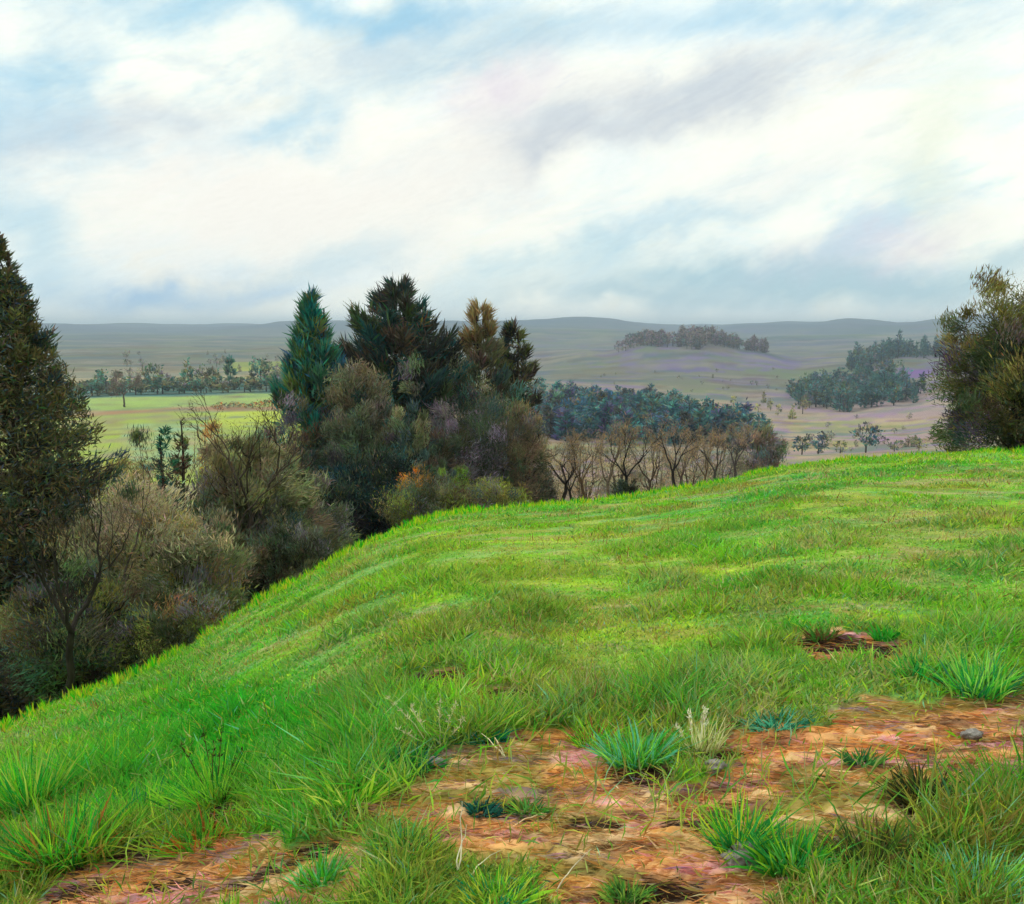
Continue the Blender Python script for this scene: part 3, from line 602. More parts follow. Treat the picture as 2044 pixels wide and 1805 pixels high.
# ------------------------------------------------------------------ distant trees as individuals
def far_proto(rng, kind, P, n=260):
    h = 1.
    if kind == 'c': cr, tr, _ = conifer_parts(rng, 1., .24, n, P, CON, .17, .06, up=.4, rise=.2, nb=26, low=.06)
    else:
        cr, _, _ = bush_parts(rng, 1., .42, n, P, .14, .06, nc=14, clump=.3, stems=0, base=.12); tr = None
    if tr is None:
        tr = tube([[0, 0, -.1], [.01, 0, .25], [0, .01, .6]], [.03, .025, .01], lin('#3c342c'), 5)
    else: tr = tube([[0, 0, -.1], [0, 0, .5], [0, 0, .95]], [.025, .015, .004], lin('#3c342c'), 5)
    a = mesh_np('distant_crown', *cr); a.materials.append(M_leaf); b = mesh_np('distant_trunk', *tr); b.materials.append(M_bark); return a, b
def protos(seed, P, kc=6, kb=6, n=260):
    rng = G(seed); sub = lambda: P[rng.integers(0, len(P), 3)] * rng.uniform(.7, 1.35)
    return [far_proto(rng, 'c', sub(), n) for _ in range(kc)], [far_proto(rng, 'b', sub(), n) for _ in range(kb)]
def far_tree(name, pr, x, y, h, wid, label, group, rng, cat='tree'):
    e = link(name, None, None, loc=(x, y, h1(x, y) - .3), label=label, cat=cat, group=group); e.rotation_euler.z = rng.uniform(0, 6.28); e.scale = (h * wid, h * wid, h); e.empty_display_size = .2
    link('crown', pr[0], None, e); link('trunk', pr[1], None, e)
def wood(name, pr, pts, hr, label, group, seed, pc=.5, wid=1., cat='tree'):
    rng = G(seed)
    for px, r in pts:
        k = pr[0] if rng.uniform() < pc else pr[1]; m = k[rng.integers(0, len(k))]; x, y = polar(px, r)
        far_tree(name, m, x, y, rng.uniform(*hr) * (1.25 if rng.uniform() < .12 else 1), wid * rng.uniform(.75, 1.15), label, group, rng, cat)
def scatter(poly, n, seed, mind=0):
    rng = G(seed); out = []; P = np.array(poly, float); lo = P.min(0); hi = P.max(0); k = 0
    while len(out) < n and k < n * 60:
        k += 1; a = rng.uniform(lo[0], hi[0]); b = rng.uniform(lo[1], hi[1])
        if not in_poly(np.array([a]), np.array([b]), poly)[0]: continue
        if any(abs(a - q[0]) < mind and abs(b - q[1]) < mind * .8 for q in out): continue
        out.append((a, b))
    return out
PB = protos(101, pal('#2c4c5a', '#2a4a50', '#345c5c', '#3e5064', '#284e50', '#48525c', '#466050', '#403e5c', '#4c4a44'), n=420)
wood('wood_tree', PB, scatter([(1035, 330), (1035, 520), (1130, 560), (1250, 520), (1380, 530), (1470, 450), (1550, 390), (1545, 330), (1400, 290), (1200, 280)], 210, 102, 7), (7.5, 12.5), 'blue green tree massed in the wood behind the bare row', 'trees of the blue wood behind the bare row', 103, .85, 1.35)
PO = protos(104, pal('#8a5a44', '#96603c', '#7a5048'), n=300)
wood('rusty_tree', PO, [(1362, 430), (1385, 455), (1422, 440), (1432, 400)], (9, 11), 'small rust coloured conifer among the blue green wood', 'rust coloured conifers in the blue wood', 105, 1, 1)
PD = protos(106, pal('#4f4550', '#5a4a48', '#5c5048', '#44505a', '#5c4a5c'), n=260)
wood('hilltop_tree', PD, scatter([(1225, 1290), (1260, 1380), (1300, 1430), (1460, 1430), (1545, 1400), (1530, 1330), (1440, 1330), (1400, 1250), (1330, 1290), (1290, 1330)], 110, 107, 6), (14, 22), 'mauve brown tree crowning the distant rounded hill', 'trees on the distant rounded hill', 108, .5, 1.15)
PE = protos(109, pal('#2f4a58', '#3a4a50', '#30504f', '#48484c', '#3f5248'), n=300)
wood('ridge_conifer', PE, scatter([(1700, 1010), (1700, 1120), (1760, 1180), (1910, 1180), (1910, 1080), (1800, 1060), (1760, 1000)], 80, 110, 6), (14, 23), 'dark conifer in the upper wood left of the broad right tree', 'conifers of the upper wood on the right', 111, .85, .9)
wood('slope_conifer', PE, scatter([(1570, 690), (1590, 800), (1650, 860), (1800, 800), (1850, 700), (1840, 610), (1700, 600), (1620, 640)], 120, 112, 6), (11, 17), 'dark green tree in the lower wood on the right slope', 'trees of the lower wood on the right', 113, .6, 1.1)
far = G(120)
for (px, r, h, w, lab) in [(1612, 300, 6.5, 1.3, 'blue green bushy tree below the lower wood, left one of a close pair'), (1645, 305, 7, 1.2, 'blue green bushy tree below the lower wood, right one of a close pair'), (1742, 290, 8.5, 1.15, 'lone dark round tree just above the brow under the purple strip'), (1690, 300, 4.5, 1.2, 'small grey bush between the close pair and the lone round tree'), (1800, 280, 4, 1.4, 'low olive bush right of the lone round tree'), (1850, 285, 4.5, 1.3, 'low tan bush nearest to the broad right tree')]:
    x, y = polar(px, r); far_tree('valley_bush', PE[1][0] if 'dark' in lab or 'blue' in lab else protos(int(px), pal('#7c7a50', '#7a6a60', '#68684c'), 0, 1)[1][0], x, y, h, w, lab, 'bushes just beyond the brow on the right', far, 'bush')
PG = protos(121, pal('#7c7a44', '#6c7048', '#8a7a5c'), n=220)
wood('olive_shrub', PG, [(1478, 560), (1500, 600), (1520, 590), (1545, 620), (1560, 580), (1590, 560), (1470, 640), (1530, 680), (1610, 600)], (6, 10), 'olive shrub scattered on the pale slope above the blue wood', 'olive shrubs on the pale slope', 122, .3, .9, 'bush')
PH = protos(131, pal('#6a6a4c', '#6a5c5a', '#5a6450', '#5f5a66'), 4, 6, 160)
wood('hillside_shrub', PH, scatter([(1100, 900), (1250, 1050), (1500, 1150), (1700, 950), (1700, 900), (1560, 760), (1450, 720), (1250, 760)], 24, 132, 3), (2, 5), 'small dull shrub dotted over the pale hillside beyond the blue wood', 'shrubs dotted over the far hillside', 133, .2, 1.3, 'bush')
wood('low_slope_shrub', PH, scatter([(1560, 330), (1640, 480), (1700, 560), (1880, 560), (1900, 330), (1700, 300)], 26, 134, 4), (1.5, 3.5), 'low dull shrub dotted over the slope between the brow and lower wood', 'shrubs on the slope beyond the brow', 135, .1, 1.4, 'bush')
wood('valley_shrub', PH, scatter([(200, 600), (240, 1200), (620, 1300), (620, 620), (450, 580)], 28, 136, 9), (4, 9), 'small dull tree dotted over the plain beyond the far hedgerow', 'trees dotted over the plain beyond the hedgerow', 137, .3, 1.2)
# left valley
PL = protos(123, pal('#4a5f50', '#5a5c44', '#3f6a60', '#6a6448'), n=360)
for (px, r, h, w, k, lab) in [(205, 470, 12, 1.2, 1, 'olive hedgerow tree nearest to the tall left conifer'), (300, 470, 14, .75, 1, 'brown upright hedgerow tree right of the bare field tree'), (370, 480, 15, .9, 0, 'teal pointed hedgerow tree beyond the green field'), (405, 500, 12, 1.2, 1, 'bluish hedgerow tree between two pointed ones'), (430, 480, 10, 1.0, 0, 'short slim hedgerow tree left of the tallest dark one'), (456, 480, 17, .8, 0, 'tallest dark slim hedgerow tree beyond the green field'), (517, 480, 16, .9, 1, 'grey green hedgerow tree in front of the yellow field'), (560, 490, 12, 1.1, 1, 'hedgerow tree half hidden by the teal fir')]:
    x, y = polar(px, r); far_tree('hedgerow_tree', PL[k][int(px) % 6], x, y, h, w, lab, 'trees along the far hedgerow', far)
hd = [(px, 465 + 14 * math.sin(px)) for px in range(120, 620, 11)]
wood('hedgerow_shrub', PL, hd, (5, 8), 'low olive shrub in the hedgerow beyond the green field', 'shrubs of the far hedgerow', 124, .05, 1.6, 'bush')
wood('field_edge_shrub', protos(125, pal('#8a5c34', '#7a5a3c', '#7c7034'), 0, 3, 200), [(px, 366 + 5 * math.sin(px * 3)) for px in range(420, 600, 13)], (1.8, 3.2), 'rusty brown shrub on the strip between the two green fields', 'rusty shrubs between the green fields', 126, 0, 1.8, 'bush')
place('bare_field_tree', bare_parts(G(127), hgt(240, 385, 738), 1.1, pal('#6f625a', '#7a6c64'), n_tw=900, leafL=1.6, leafW=.16, stemc='#54483f', fork=.3, rb=.022), 240, 385, 'bare spreading tree standing on the edge of the far green field')

# ------------------------------------------------------------------ foreground plants
def tuft(name, px, py, hp, wpx, n, P, label, cat='grass tuft', lean=0., bw=.006, spread=.5, group=None, flop=.4, seed=None, extra=None, mat_=None):
    x, y, z = ground_at(px, py); r = math.hypot(x, y); s = r / F * 1.05; hh = hp * s * .8; ww = wpx * s * .46; rng = G(seed or int(px * 3 + py))
    a = rng.uniform(0, 2 * math.pi, n); q = rng.uniform(0, 1, n) ** .6 * ww * .8
    Pb = np.stack([np.cos(a) * q, np.sin(a) * q * .6, np.full(n, -.015)], 1)
    Pb[:, 2] += H(x + Pb[:, 0], y + Pb[:, 1]) - z
    D = np.stack([np.cos(a) * spread * q / ww * 1.1 + rng.normal(size=n) * .3 + lean, np.sin(a) * spread * .6 + rng.normal(size=n) * .28, np.ones(n)], 1)
    L = hh * rng.uniform(.25, 1.0, n); out = np.stack([(np.cos(a) + rng.normal(size=n) * .5) * ww * flop + lean * .3 * hh, np.sin(a) * ww * flop * .6, -hh * .18 * np.abs(rng.normal(size=n)) * flop * 2], 1) * rng.uniform(.2, 1.2, (n, 1))
    C = np.clip(jit(P[rng.integers(0, len(P), n)] * 1.25, rng, .16), 0, 1); dk_ = rng.uniform(0, 1, n) < .1; C[dk_] = lin('#3a3424'); L = np.where(dk_, L * .6, L)
    v, f, c = blades(Pb, D, L, bw * rng.uniform(.6, 1.5, n) * np.where(rng.uniform(0, 1, n) < .15, 1.9, .9), C, out, rng, nseg=2)
    if extra is not None:
        v, f, c = join([(v, f, c), extra(rng, hh, ww)])
    return link(name, mesh_np(name, v, f, c), mat_ or M_grass, loc=(x, y, z), label=label, cat=cat, group=group)
GR = pal('#6bbf1f', '#3aa52a', '#93cf2c', '#2c8f3a', '#b5cf3a')
TE = pal('#1f7a52', '#2c8a5c', '#2a6a4a', '#4fae7c', '#5aa52a')
YE = pal('#b8c42c', '#d2cc4a', '#8fb52a', '#c9b45c')
DK = pal('#2f3a22', '#2c2a22', '#3f5a2a', '#3a3026', '#4a6a2c')
AQ = pal('#6fc6a8', '#5ab88c', '#8ad8b8', '#4aa55c')
TL = [
 (1480,1690,150,130,150,pal('#4aa52c','#8fc42c','#2c8a3f','#c4cf3a','#3a9a4a'),'tallest green grass tuft in the middle of the orange soil, beside the grey stone',.006,.7),
 (430,1600,150,190,190,pal('#4fae2a','#7cbf2c','#2c7a2a','#9acb3a'),'big spiky green tuft around the brown stalked weed at lower left',.006,.9),
 (700,1610,130,150,130,pal('#a8cf3a','#c9cf5c','#6cbf2c','#4fa52c'),'yellow green tuft leaning over the left end of the soil',.006,.8),
 (60,1620,200,110,160,pal('#3fae2a','#7cc42c','#a8bf4a','#2c9a3a'),'tall bright grass tuft at the far left edge, upper one',.007,.5),
 (120,1730,190,170,190,pal('#3cb52a','#5aae2c','#8fbf2c','#2c8f3a','#b06a34'),'tall bright grass tuft near the lower left corner',.007,.6),
 (280,1640,120,160,160,pal('#4fbf2a','#2fa52a','#8fcf3a','#2c7a52'),'rounded bright tuft between the left edge and the spiky tuft',.006,.6),
 (815,1540,80,130,120,pal('#22704c','#2f8a3f','#1f5f4a','#3fa52c'),'dark teal leafy tuft overhanging the upper left end of the soil',.009,.9),
 (870,1490,60,110,90,pal('#5fae8a','#3c8a6c','#8fc4a0','#6a8a5c'),'grey teal tuft with pale base above the soil',.005,.7),
 (965,1475,50,110,70,pal('#1f6f62','#2c7f6a','#2a8a4a'),'flat dark teal tuft on the top edge of the soil',.009,1.1),
 (960,1620,42,80,80,pal('#1f5f52','#2c6a5a','#234a44'),'small dark teal plant lying on the middle of the soil',.009,1.2),
 (1050,1615,42,90,70,pal('#4f8f3a','#5f9f4a','#7a8a3c','#3c6a3a'),'small olive green plant right of the dark teal one on the soil',.008,1.2),
 (1270,1520,110,150,170,pal('#5fb53a','#6fc6a0','#3f9a3a','#8fcf4a','#5ab88c'),'mint and green tuft with dark foot on the upper edge of the soil',.006,.5),
 (1185,1480,80,110,110,pal('#6fbf2c','#a8cf3a','#a86a3a','#4fa52c'),'yellow green tuft with rusty blades above the soil',.005,.5),
 (1400,1500,110,90,90,pal('#c4c47c','#a8b45c','#e2dcae','#8fae4a'),'pale straw tuft of upright stalks right of the mint tuft',.005,.3),
 (1840,1590,90,130,170,pal('#3a4a26','#5a5a2c','#2f3f26','#8a7a34','#2c3a2c'),'dark olive shrubby tuft at the right end of the soil',.007,.9),
 (1740,1720,120,160,230,pal('#4a5f2a','#5f7a2c','#37502a','#6a5a34','#7a8a34'),'broad dark green bushy tuft below the right part of the soil',.007,.8),
 (1580,1730,130,150,150,pal('#2f8a3f','#3fa52c','#8fbf2c','#5aae4a'),'bright green tuft just right of the grey stone',.007,.6),
 (1720,1520,50,80,60,pal('#3c7a3f','#5a9a4a','#2f6a3f'),'small green sprig on the orange soil in the right half',.009,.8),
 (1830,1350,70,120,100,pal('#2c8a3f','#3fa54a','#5fb53a'),'dark green upright blades above the right end of the soil',.008,.4),
 (1960,1380,110,150,150,pal('#2c9a4a','#5fbf3a','#3c7f5a','#9acf5a'),'teal green tall tuft at the right edge above the soil',.007,.4),
 (1550,1450,55,130,130,pal('#4fae8c','#3c8a6c','#6fc6a8','#2c6f52'),'mint teal low tuft on the slope above the middle of the soil',.007,.9),
 (1960,1790,130,170,200,pal('#7ac4a8','#5aae6a','#8fcf5a','#4a9a5a','#6fb52c'),'pale aqua grass tuft in the lower right corner',.006,.6),
 (1700,1800,60,160,150,pal('#4f9a2c','#8fb52c','#2c6a2c'),'short green tuft at the bottom edge right of the soil',.007,.7),
 (990,1800,90,180,170,pal('#9acf3a','#2c8a5c','#5fae2c','#c4cf4a'),'yellow green tuft with teal blades at the bottom edge left of the soil',.007,.6),
 (800,1720,110,120,110,pal('#2c7f52','#4fae6c','#8fbf2c','#3c8a3f'),'tuft with dark teal curved blades below the left end of the soil',.008,.5),
 (640,1760,100,110,90,pal('#3fa54a','#6fbf7c','#5aae2c'),'slender bright green tuft at lower left beside the reddish patch',.006,.5),
 (400,1680,80,170,150,pal('#5fb52c','#8fae2c','#b0642c','#3f8a2c'),'mixed green and rusty tuft above the reddish patch at lower left',.006,.7),
 (1250,1790,60,110,80,pal('#5f9a3a','#8fae4a','#4a7a3a'),'small olive tuft at the bottom edge of the orange soil',.006,.6),
 (1640,1275,38,70,50,pal('#5a6a2c','#6a4a2c','#3f7a2c'),'small brownish tuft on the slope, left one of the upper right pair',.01,.7),
 (1765,1275,46,50,40,pal('#2f9a3a','#3fa52c'),'small bright green tuft on the slope, right one of the upper right pair',.01,.4),
 (860,1285,26,70,40,pal('#4a6a3a','#3a5a34','#6a7a4a'),'small dark tuft on the slope above the dark brown patch',.012,.7),
]
for t in TL:
    tuft('grass_tuft', t[0], t[1], t[2], t[3], int(t[4] * 2.6), t[5], t[6], bw=t[7] * .85, spread=t[8])

def stalks(name, px, py, ends, rad_, colr_, label, cat, part='stem', group=None, heads=None):
    x, y, z = ground_at(px, py); r = math.hypot(x, y); s = r / F; rng = G(int(px + py))
    e = link(name, None, None, loc=(x, y, z), label=label, cat=cat, group=group); e.empty_display_size = .05
    for (sx, ex, ez, ey) in ends:
        p0 = np.array([sx * s, 0, -.01]); p1 = np.array([ex * s, ey, ez * s]); n = 9
        pp = wob(p0, p1, n, .012, rng); pp[:, 2] += np.sin(np.linspace(0, math.pi, n)) * .01
        v, f, c = tube(pp, np.linspace(rad_, rad_ * .35, n), lin(colr_), 5); st = link(part, mesh_np(part, v, f, c, smooth=True), M_bark, e)
        if heads:
            m = 26; i = rng.integers(5, n, m); a = blades(pp[i] + rng.normal(size=(m, 3)) * .003, rng.normal(size=(m, 3)) * .5 + [0, 0, .6], rng.uniform(.012, .03, m), np.full(m, .006), jit(np.tile(lin(heads), (m, 1)), rng, .2), None, rng)
            link('seed_head', mesh_np('seed_head', *a), M_litter, st)
    return e
stalks('dry_stalk_plant', 870, 1500, [(0, -100, 110, .05), (5, -50, 100, 0), (8, 8, 112, 0), (10, 42, 96, .03), (0, -70, 60, -.03), (12, 60, 70, 0)], .0022, '#cfc79a', 'spray of wiry pale dry stalks rising above the upper left of the soil', 'dry stalks', heads='#d9d2a6')
stalks('dry_stalk_plant', 1395, 1500, [(-10, -22, 88, 0), (0, 6, 94, 0), (10, 14, 88, 0), (-18, -45, 50, 0)], .0032, '#e2dcbc', 'upright cream dry stalks standing in the pale straw tuft', 'dry stalks', heads='#e9e4c8')
stalks('stalked_weed', 425, 1585, [(0, -14, 130, 0), (5, 22, 128, 0), (-5, -60, 95, .02), (8, 62, 90, .02), (0, 6, 104, 0)], .004, '#5c4a2a', 'brown stalked weed with dark seed heads in the big spiky tuft', 'weed', heads='#3f3422')
stalks('dry_twig', 912, 1745, [(0, 24, 95, .05), (0, 6, 130, .1)], .003, '#ddd3b8', 'pale bent twig standing on the grass below the left end of the soil', 'twig')
stalks('dry_twig', 925, 1755, [(0, 85, 42, .05)], .0028, '#d3cda8', 'pale arched twig reaching right at the foot of the bent one', 'twig')
stalks('dry_twig', 1110, 1775, [(0, 85, 55, .08)], .0026, '#d8ceb0', 'thin pale twig at the bottom edge left of the orange soil', 'twig')
stalks('dry_twig', 1010, 1510, [(0, -20, 25, .05), (0, -55, 34, .1)], .004, '#dccfa8', 'short pale crooked twig on the top edge of the soil', 'twig')
stalks('dry_twig', 1090, 1620, [(0, -90, 3, -.15)], .003, '#e3c79a', 'straight pale twig lying flat in the middle of the soil', 'twig')
stalks('dry_twig', 1230, 1565, [(0, 60, 2, -.18)], .003, '#e0cfa4', 'pale twig lying flat left of the dark foot of the mint tuft', 'twig')
stalks('dry_twig', 720, 1800, [(0, 22, 50, .02)], .005, '#b5aaa0', 'short grey stub of twig at the bottom edge in the left half', 'twig')

def stone(px, py, w, hgt_, label, seed, flat=.4):
    x, y, z = ground_at(px, py); s = math.hypot(x, y) / F; rng = G(seed); import bmesh
    bm = bmesh.new(); bmesh.ops.create_icosphere(bm, subdivisions=4, radius=1)
    k = rng.uniform(0, 50, 3)
    for v in bm.verts:
        c = v.co; d = 1 + .5 * (float(vnoise(np.array([c.x * 1.7 + k[0]]), np.array([c.y * 1.7 + c.z * 1.3 + k[1]]), 3)[0]) - .5) + .14 * (float(vnoise(np.array([c.x * 6 + k[2]]), np.array([c.y * 6 + c.z * 5]), 4)[0]) - .5)
        q = c * d; v.co = (q.x * w * s / 2, q.y * w * s * .38, q.z * hgt_ * s / 2)
    for f_ in bm.faces: f_.smooth = True
    me = bpy.data.meshes.new('stone'); bm.to_mesh(me); bm.free()
    o = link('stone', me, M_stone, loc=(x, y, z + hgt_ * s * .12), label=label, cat='stone'); o.rotation_euler = (0, -.25, rng.uniform(-.3, .3))
stone(1485, 1712, 90, 34, 'grey sloping stone with pale top at the foot of the tallest tuft', 1)
stone(2000-60, 1470, 40, 20, 'small grey stone on the soil near the right edge', 2)
stone(870, 1528, 44, 26, 'pale grey stone at the upper left end of the soil', 3)
stone(1425, 1532, 50, 24, 'bluish grey stone beside the dark foot of the straw tuft', 4)
stone(1450+20, 1560+120, 30, 18, 'small pale stone lodged against the tallest tuft', 5)

# ------------------------------------------------------------------ sky
w = bpy.data.worlds.new("World"); sc.world = w; w.use_nodes = True; nt = w.node_tree; N = nt.nodes; K = nt.links
for n_ in list(N): N.remove(n_)
SUN_EL, SUN_AZ = math.radians(48), math.radians(-50)
def mth(op, *a, clamp=False):
    n_ = N.new('ShaderNodeMath'); n_.operation = op; n_.use_clamp = clamp
    for i, v in enumerate(a):
        if isinstance(v, (int, float)): n_.inputs[i].default_value = v
        else: K.new(v, n_.inputs[i])
    return n_.outputs[0]
def mixn(f, a, b):
    n_ = N.new('ShaderNodeMix'); n_.data_type = 'RGBA'
    for s, v in ((n_.inputs[0], f), (n_.inputs[6], a), (n_.inputs[7], b)):
        if isinstance(v, (int, float)): s.default_value = v
        elif isinstance(v, (tuple, list)): s.default_value = (*v, 1)
        else: K.new(v, s)
    return n_.outputs[2]
tc = N.new('ShaderNodeTexCoord'); sp = N.new('ShaderNodeSeparateXYZ'); K.new(tc.outputs['Generated'], sp.inputs[0])
AZ = mth('ARCTAN2', sp.outputs[0], sp.outputs[1]); EL = mth('ARCSINE', sp.outputs[2])
def comb(x, y, z=0.):
    n_ = N.new('ShaderNodeCombineXYZ')
    for i, v in enumerate((x, y, z)):
        if isinstance(v, (int, float)): n_.inputs[i].default_value = v
        else: K.new(v, n_.inputs[i])
    return n_.outputs[0]
def noi(x, y, z, scale, detail=6, rough=.55, dist=0.):
    n_ = N.new('ShaderNodeTexNoise'); n_.inputs['Scale'].default_value = scale; n_.inputs['Detail'].default_value = detail; n_.inputs['Roughness'].default_value = rough; n_.inputs['Distortion'].default_value = dist
    K.new(comb(x, y, z), n_.inputs['Vector']); return n_.outputs['Fac']
def rot(a, sx, sy):
    c, s = math.cos(a), math.sin(a); u = mth('ADD', mth('MULTIPLY', AZ, c), mth('MULTIPLY', EL, s)); v = mth('SUBTRACT', mth('MULTIPLY', EL, c), mth('MULTIPLY', AZ, s))
    return mth('MULTIPLY', u, sx), mth('MULTIPLY', v, sy)
def rng_(v, a, b, k=1.):
    n_ = N.new('ShaderNodeMapRange'); n_.interpolation_type = 'SMOOTHSTEP'; K.new(v, n_.inputs[0]); n_.inputs[1].default_value = a; n_.inputs[2].default_value = b; n_.inputs[3].default_value = 0; n_.inputs[4].default_value = k
    return n_.outputs[0]
wx = noi(AZ, EL, 3.1, 5, 5); wy = noi(AZ, EL, 8.7, 5, 5)
AZw = mth('ADD', AZ, mth('MULTIPLY', mth('SUBTRACT', wx, .5), .36)); ELw = mth('ADD', EL, mth('MULTIPLY', mth('SUBTRACT', wy, .5), .16))
def blob(px, py, rx, ry, ang=0.):
    x, y, z = ray(px, py); a0 = math.atan2(x, y); e0 = math.atan2(z, math.hypot(x, y)); c, s = math.cos(ang), math.sin(ang)
    dx = mth('SUBTRACT', AZw, a0); dy = mth('SUBTRACT', ELw, e0)
    u = mth('DIVIDE', mth('ADD', mth('MULTIPLY', dx, c), mth('MULTIPLY', dy, s)), rx / F); v = mth('DIVIDE', mth('SUBTRACT', mth('MULTIPLY', dy, c), mth('MULTIPLY', dx, s)), ry / F)
    q = mth('ADD', mth('MULTIPLY', u, u), mth('MULTIPLY', v, v)); return mth('EXPONENT', mth('MULTIPLY', q, -1.))
u1, v1 = rot(.3, 2.6, 6.5); u2, v2 = rot(.18, 3.4, 8.5); u3, v3 = rot(.5, 4.5, 22)
n1 = noi(u1, v1, 0., 1.5, 9, .6, .4); n2 = noi(u2, v2, 5., 1.4, 9, .6, .5); n3 = noi(u3, v3, 9., 2.0, 8, .65, .3); n4 = noi(u2, v2, 14., 2.2, 8, .6, .6)
sky = N.new('ShaderNodeTexSky'); sky.sky_type = 'NISHITA'; sky.sun_disc = False; sky.sun_elevation = SUN_EL; sky.sun_rotation = SUN_AZ
STR = .12
S = lambda h, k=1.: tuple(v * k / STR for v in lin(h))
c = S('#eefbfa', 1.07)
def lay(c, h, f, k=1.): return mixn(f, c, S(h, k))
c = lay(c, '#fffff0', rng_(n2, .34, .56, .9), 1.15)
c = lay(c, '#b9e2f2', rng_(n1, .48, .70, .8))
c = lay(c, '#d6e6ec', rng_(n4, .54, .72, .45))
c = mixn(rng_(n3, .64, .8, .2), c, sky.outputs[0])
c = lay(c, '#b4d8f0', rng_(n3, .60, .80, .3))
c = lay(c, '#fffde8', rng_(noi(u1, v1, 21., 1.8, 7, .6, .5), .55, .68, .6))
nm = mth('ADD', .45, mth('MULTIPLY', n3, 1.1))
def bl(c, h, px, py, rx, ry, ang, k): return lay(c, h, mth('MULTIPLY', mth('MULTIPLY', blob(px, py, rx, ry, ang), nm), k, clamp=True))
c = bl(c, '#fffdf4', 520, 400, 380, 130, .15, 1.1)
c = bl(c, '#fffcf2', 950, 380, 320, 120, .3, .8)
c = bl(c, '#ccd6de', 1400, 215, 330, 66, .2, .85)
c = bl(c, '#c6d0da', 1180, 320, 130, 35, .3, .7)
c = bl(c, '#e2d8e8', 1080, 200, 110, 60, .3, .6)
c = bl(c, '#fafdf6', 1560, 350, 320, 60, .25, .8)
c = bl(c, '#cdd8e0', 230, 250, 180, 50, .25, .8)
c = bl(c, '#a2cfea', 860, 45, 150, 25, .0, .8)
c = bl(c, '#cadde6', 800, 110, 320, 55, .1, .6)
c = bl(c, '#9cd0ea', 150, 150, 50, 110, -.5, .6)
c = bl(c, '#b9dcf0', 35, 330, 60, 240, .0, .5)
c = bl(c, '#a4cceb', 300, 590, 200, 30, .05, 1.0)
c = bl(c, '#b9dcea', 640, 520, 170, 30, .25, .5)
c = bl(c, '#b4d6e0', 1620, 560, 460, 44, .0, 1.1)
c = bl(c, '#bfe2ee', 60, 480, 90, 120, .0, .6)
c = bl(c, '#bfe2ec', 1150, 520, 260, 34, .2, .6)
c = bl(c, '#b4d4de', 1350, 605, 380, 26, .0, .9)
c = bl(c, '#9cd2ec', 600, 20, 500, 36, .0, .7)
c = bl(c, '#a9d6ee', 1700, 25, 400, 34, .0, .6)
c = bl(c, '#a8d0e4', 1000, 130, 300, 40, .2, .5)
c = bl(c, '#b4dcee', 620, 240, 130, 28, .3, .7)
c = bl(c, '#b9dceb', 1300, 480, 200, 26, .3, .5)
c = bl(c, '#e2dcea', 1800, 460, 180, 40, .3, .6)
c = bl(c, '#eef6e2', 1950, 250, 100, 160, -.3, .6)
c = lay(c, '#f4fbfa', mth('MULTIPLY', mth('EXPONENT', mth('MULTIPLY', mth('MULTIPLY', EL, EL), -2600.)), .7))
g1 = noi(*rot(.3, 30, 120), 3., 2., 4, .7); g2 = noi(AZ, EL, 2., 260., 2, .6)
sv = N.new('ShaderNodeVectorMath'); sv.operation = 'SCALE'; K.new(c, sv.inputs[0]); K.new(mth('ADD', 1.0, mth('ADD', mth('MULTIPLY', mth('SUBTRACT', g1, .3), .12), mth('MULTIPLY', mth('SUBTRACT', g2, .5), .07))), sv.inputs['Scale']); c = sv.outputs[0]
bg = N.new('ShaderNodeBackground'); K.new(c, bg.inputs[0]); bg.inputs[1].default_value = STR
ow = N.new('ShaderNodeOutputWorld'); K.new(bg.outputs[0], ow.inputs[0])

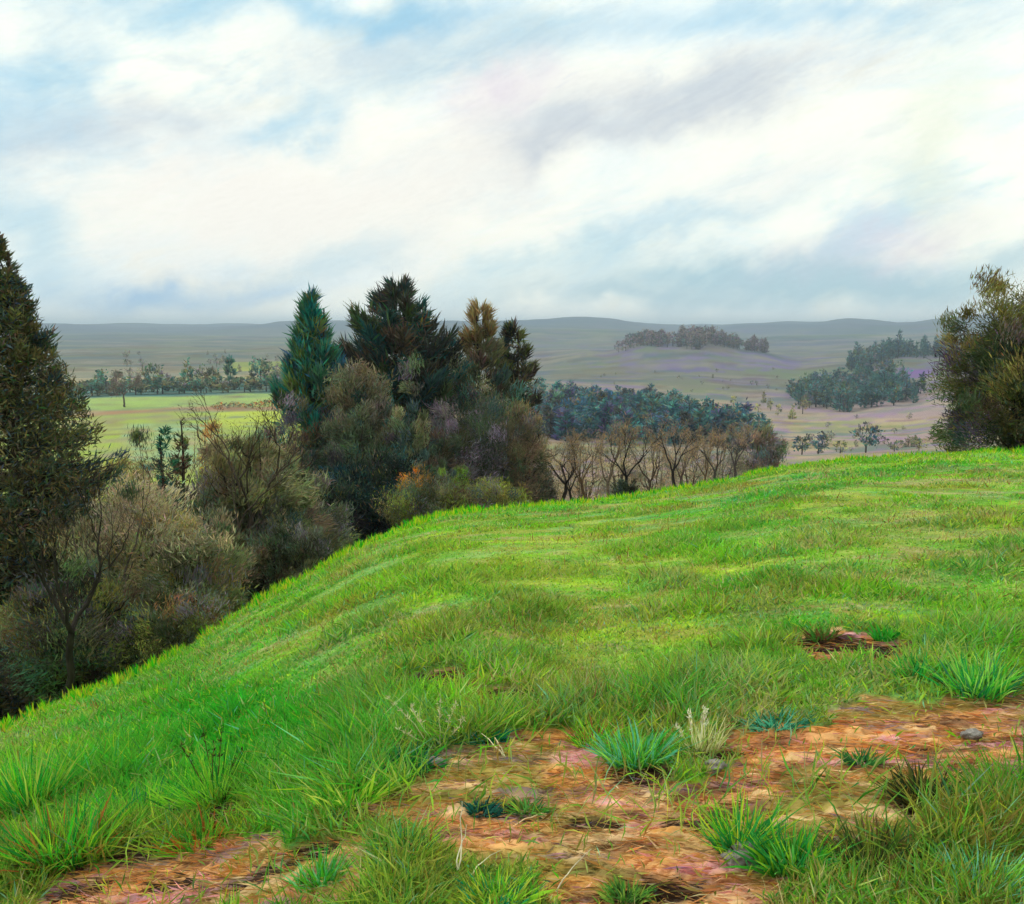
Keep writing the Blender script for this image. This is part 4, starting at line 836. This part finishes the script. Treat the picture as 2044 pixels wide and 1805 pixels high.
sd = bpy.data.lights.new('sun', 'SUN'); sd.energy = 1.5; sd.angle = math.radians(12); sd.color = (1, .96, .88)
so = bpy.data.objects.new('sun', sd); COL.objects.link(so)
dv = Vector((math.sin(SUN_AZ) * math.cos(SUN_EL), math.cos(SUN_AZ) * math.cos(SUN_EL), math.sin(SUN_EL)))
so.rotation_euler = dv.to_track_quat('Z', 'Y').to_euler(); so.location = (0, 0, 60)

# ------------------------------------------------------------------ haze
HZ = 13500.; zb, zt = float(Z.min()) - 1.5, max(float(Z.max()) + 8, 30)
hv = [(-HZ, -HZ, zb), (HZ, -HZ, zb), (HZ, HZ, zb), (-HZ, HZ, zb), (-HZ, -HZ, zt), (HZ, -HZ, zt), (HZ, HZ, zt), (-HZ, HZ, zt)]
hf = [(0, 3, 2, 1), (4, 5, 6, 7), (0, 1, 5, 4), (1, 2, 6, 5), (2, 3, 7, 6), (3, 0, 4, 7)]
hm = bpy.data.meshes.new('haze'); hm.from_pydata(hv, [], hf)
mh = bpy.data.materials.new('haze_air'); mh.use_nodes = True; q_ = mh.node_tree
for n_ in list(q_.nodes): q_.nodes.remove(n_)
pv = q_.nodes.new('ShaderNodeVolumePrincipled'); pv.inputs['Color'].default_value = (.70, .86, 1.0, 1); pv.inputs['Density'].default_value = .00019; pv.inputs['Anisotropy'].default_value = 0.
oo = q_.nodes.new('ShaderNodeOutputMaterial'); q_.links.new(pv.outputs[0], oo.inputs['Volume'])
link('haze', hm, mh, label='thin pale blue haze lying over the valley and far hills', cat='haze', kind='stuff')

# ------------------------------------------------------------------ camera, render
cd = bpy.data.cameras.new('camera'); cd.sensor_width = 36; cd.lens = 36 * F / 2044; cd.clip_end = 40000; cd.clip_start = .05
co = bpy.data.objects.new('camera', cd); COL.objects.link(co); co.location = (0, 0, CZ); co.rotation_euler = (math.pi / 2 - PITCH, 0, 0); sc.camera = co
sc.view_settings.view_transform = 'Standard'; sc.view_settings.look = 'None'; sc.view_settings.exposure = 0; sc.view_settings.gamma = 1
cy = sc.cycles; cy.max_bounces = 5; cy.diffuse_bounces = 3; cy.transmission_bounces = 3; cy.volume_bounces = 0; cy.use_adaptive_sampling = True; cy.adaptive_threshold = .03; cy.use_denoising = True; cy.denoiser = 'OPENIMAGEDENOISE'
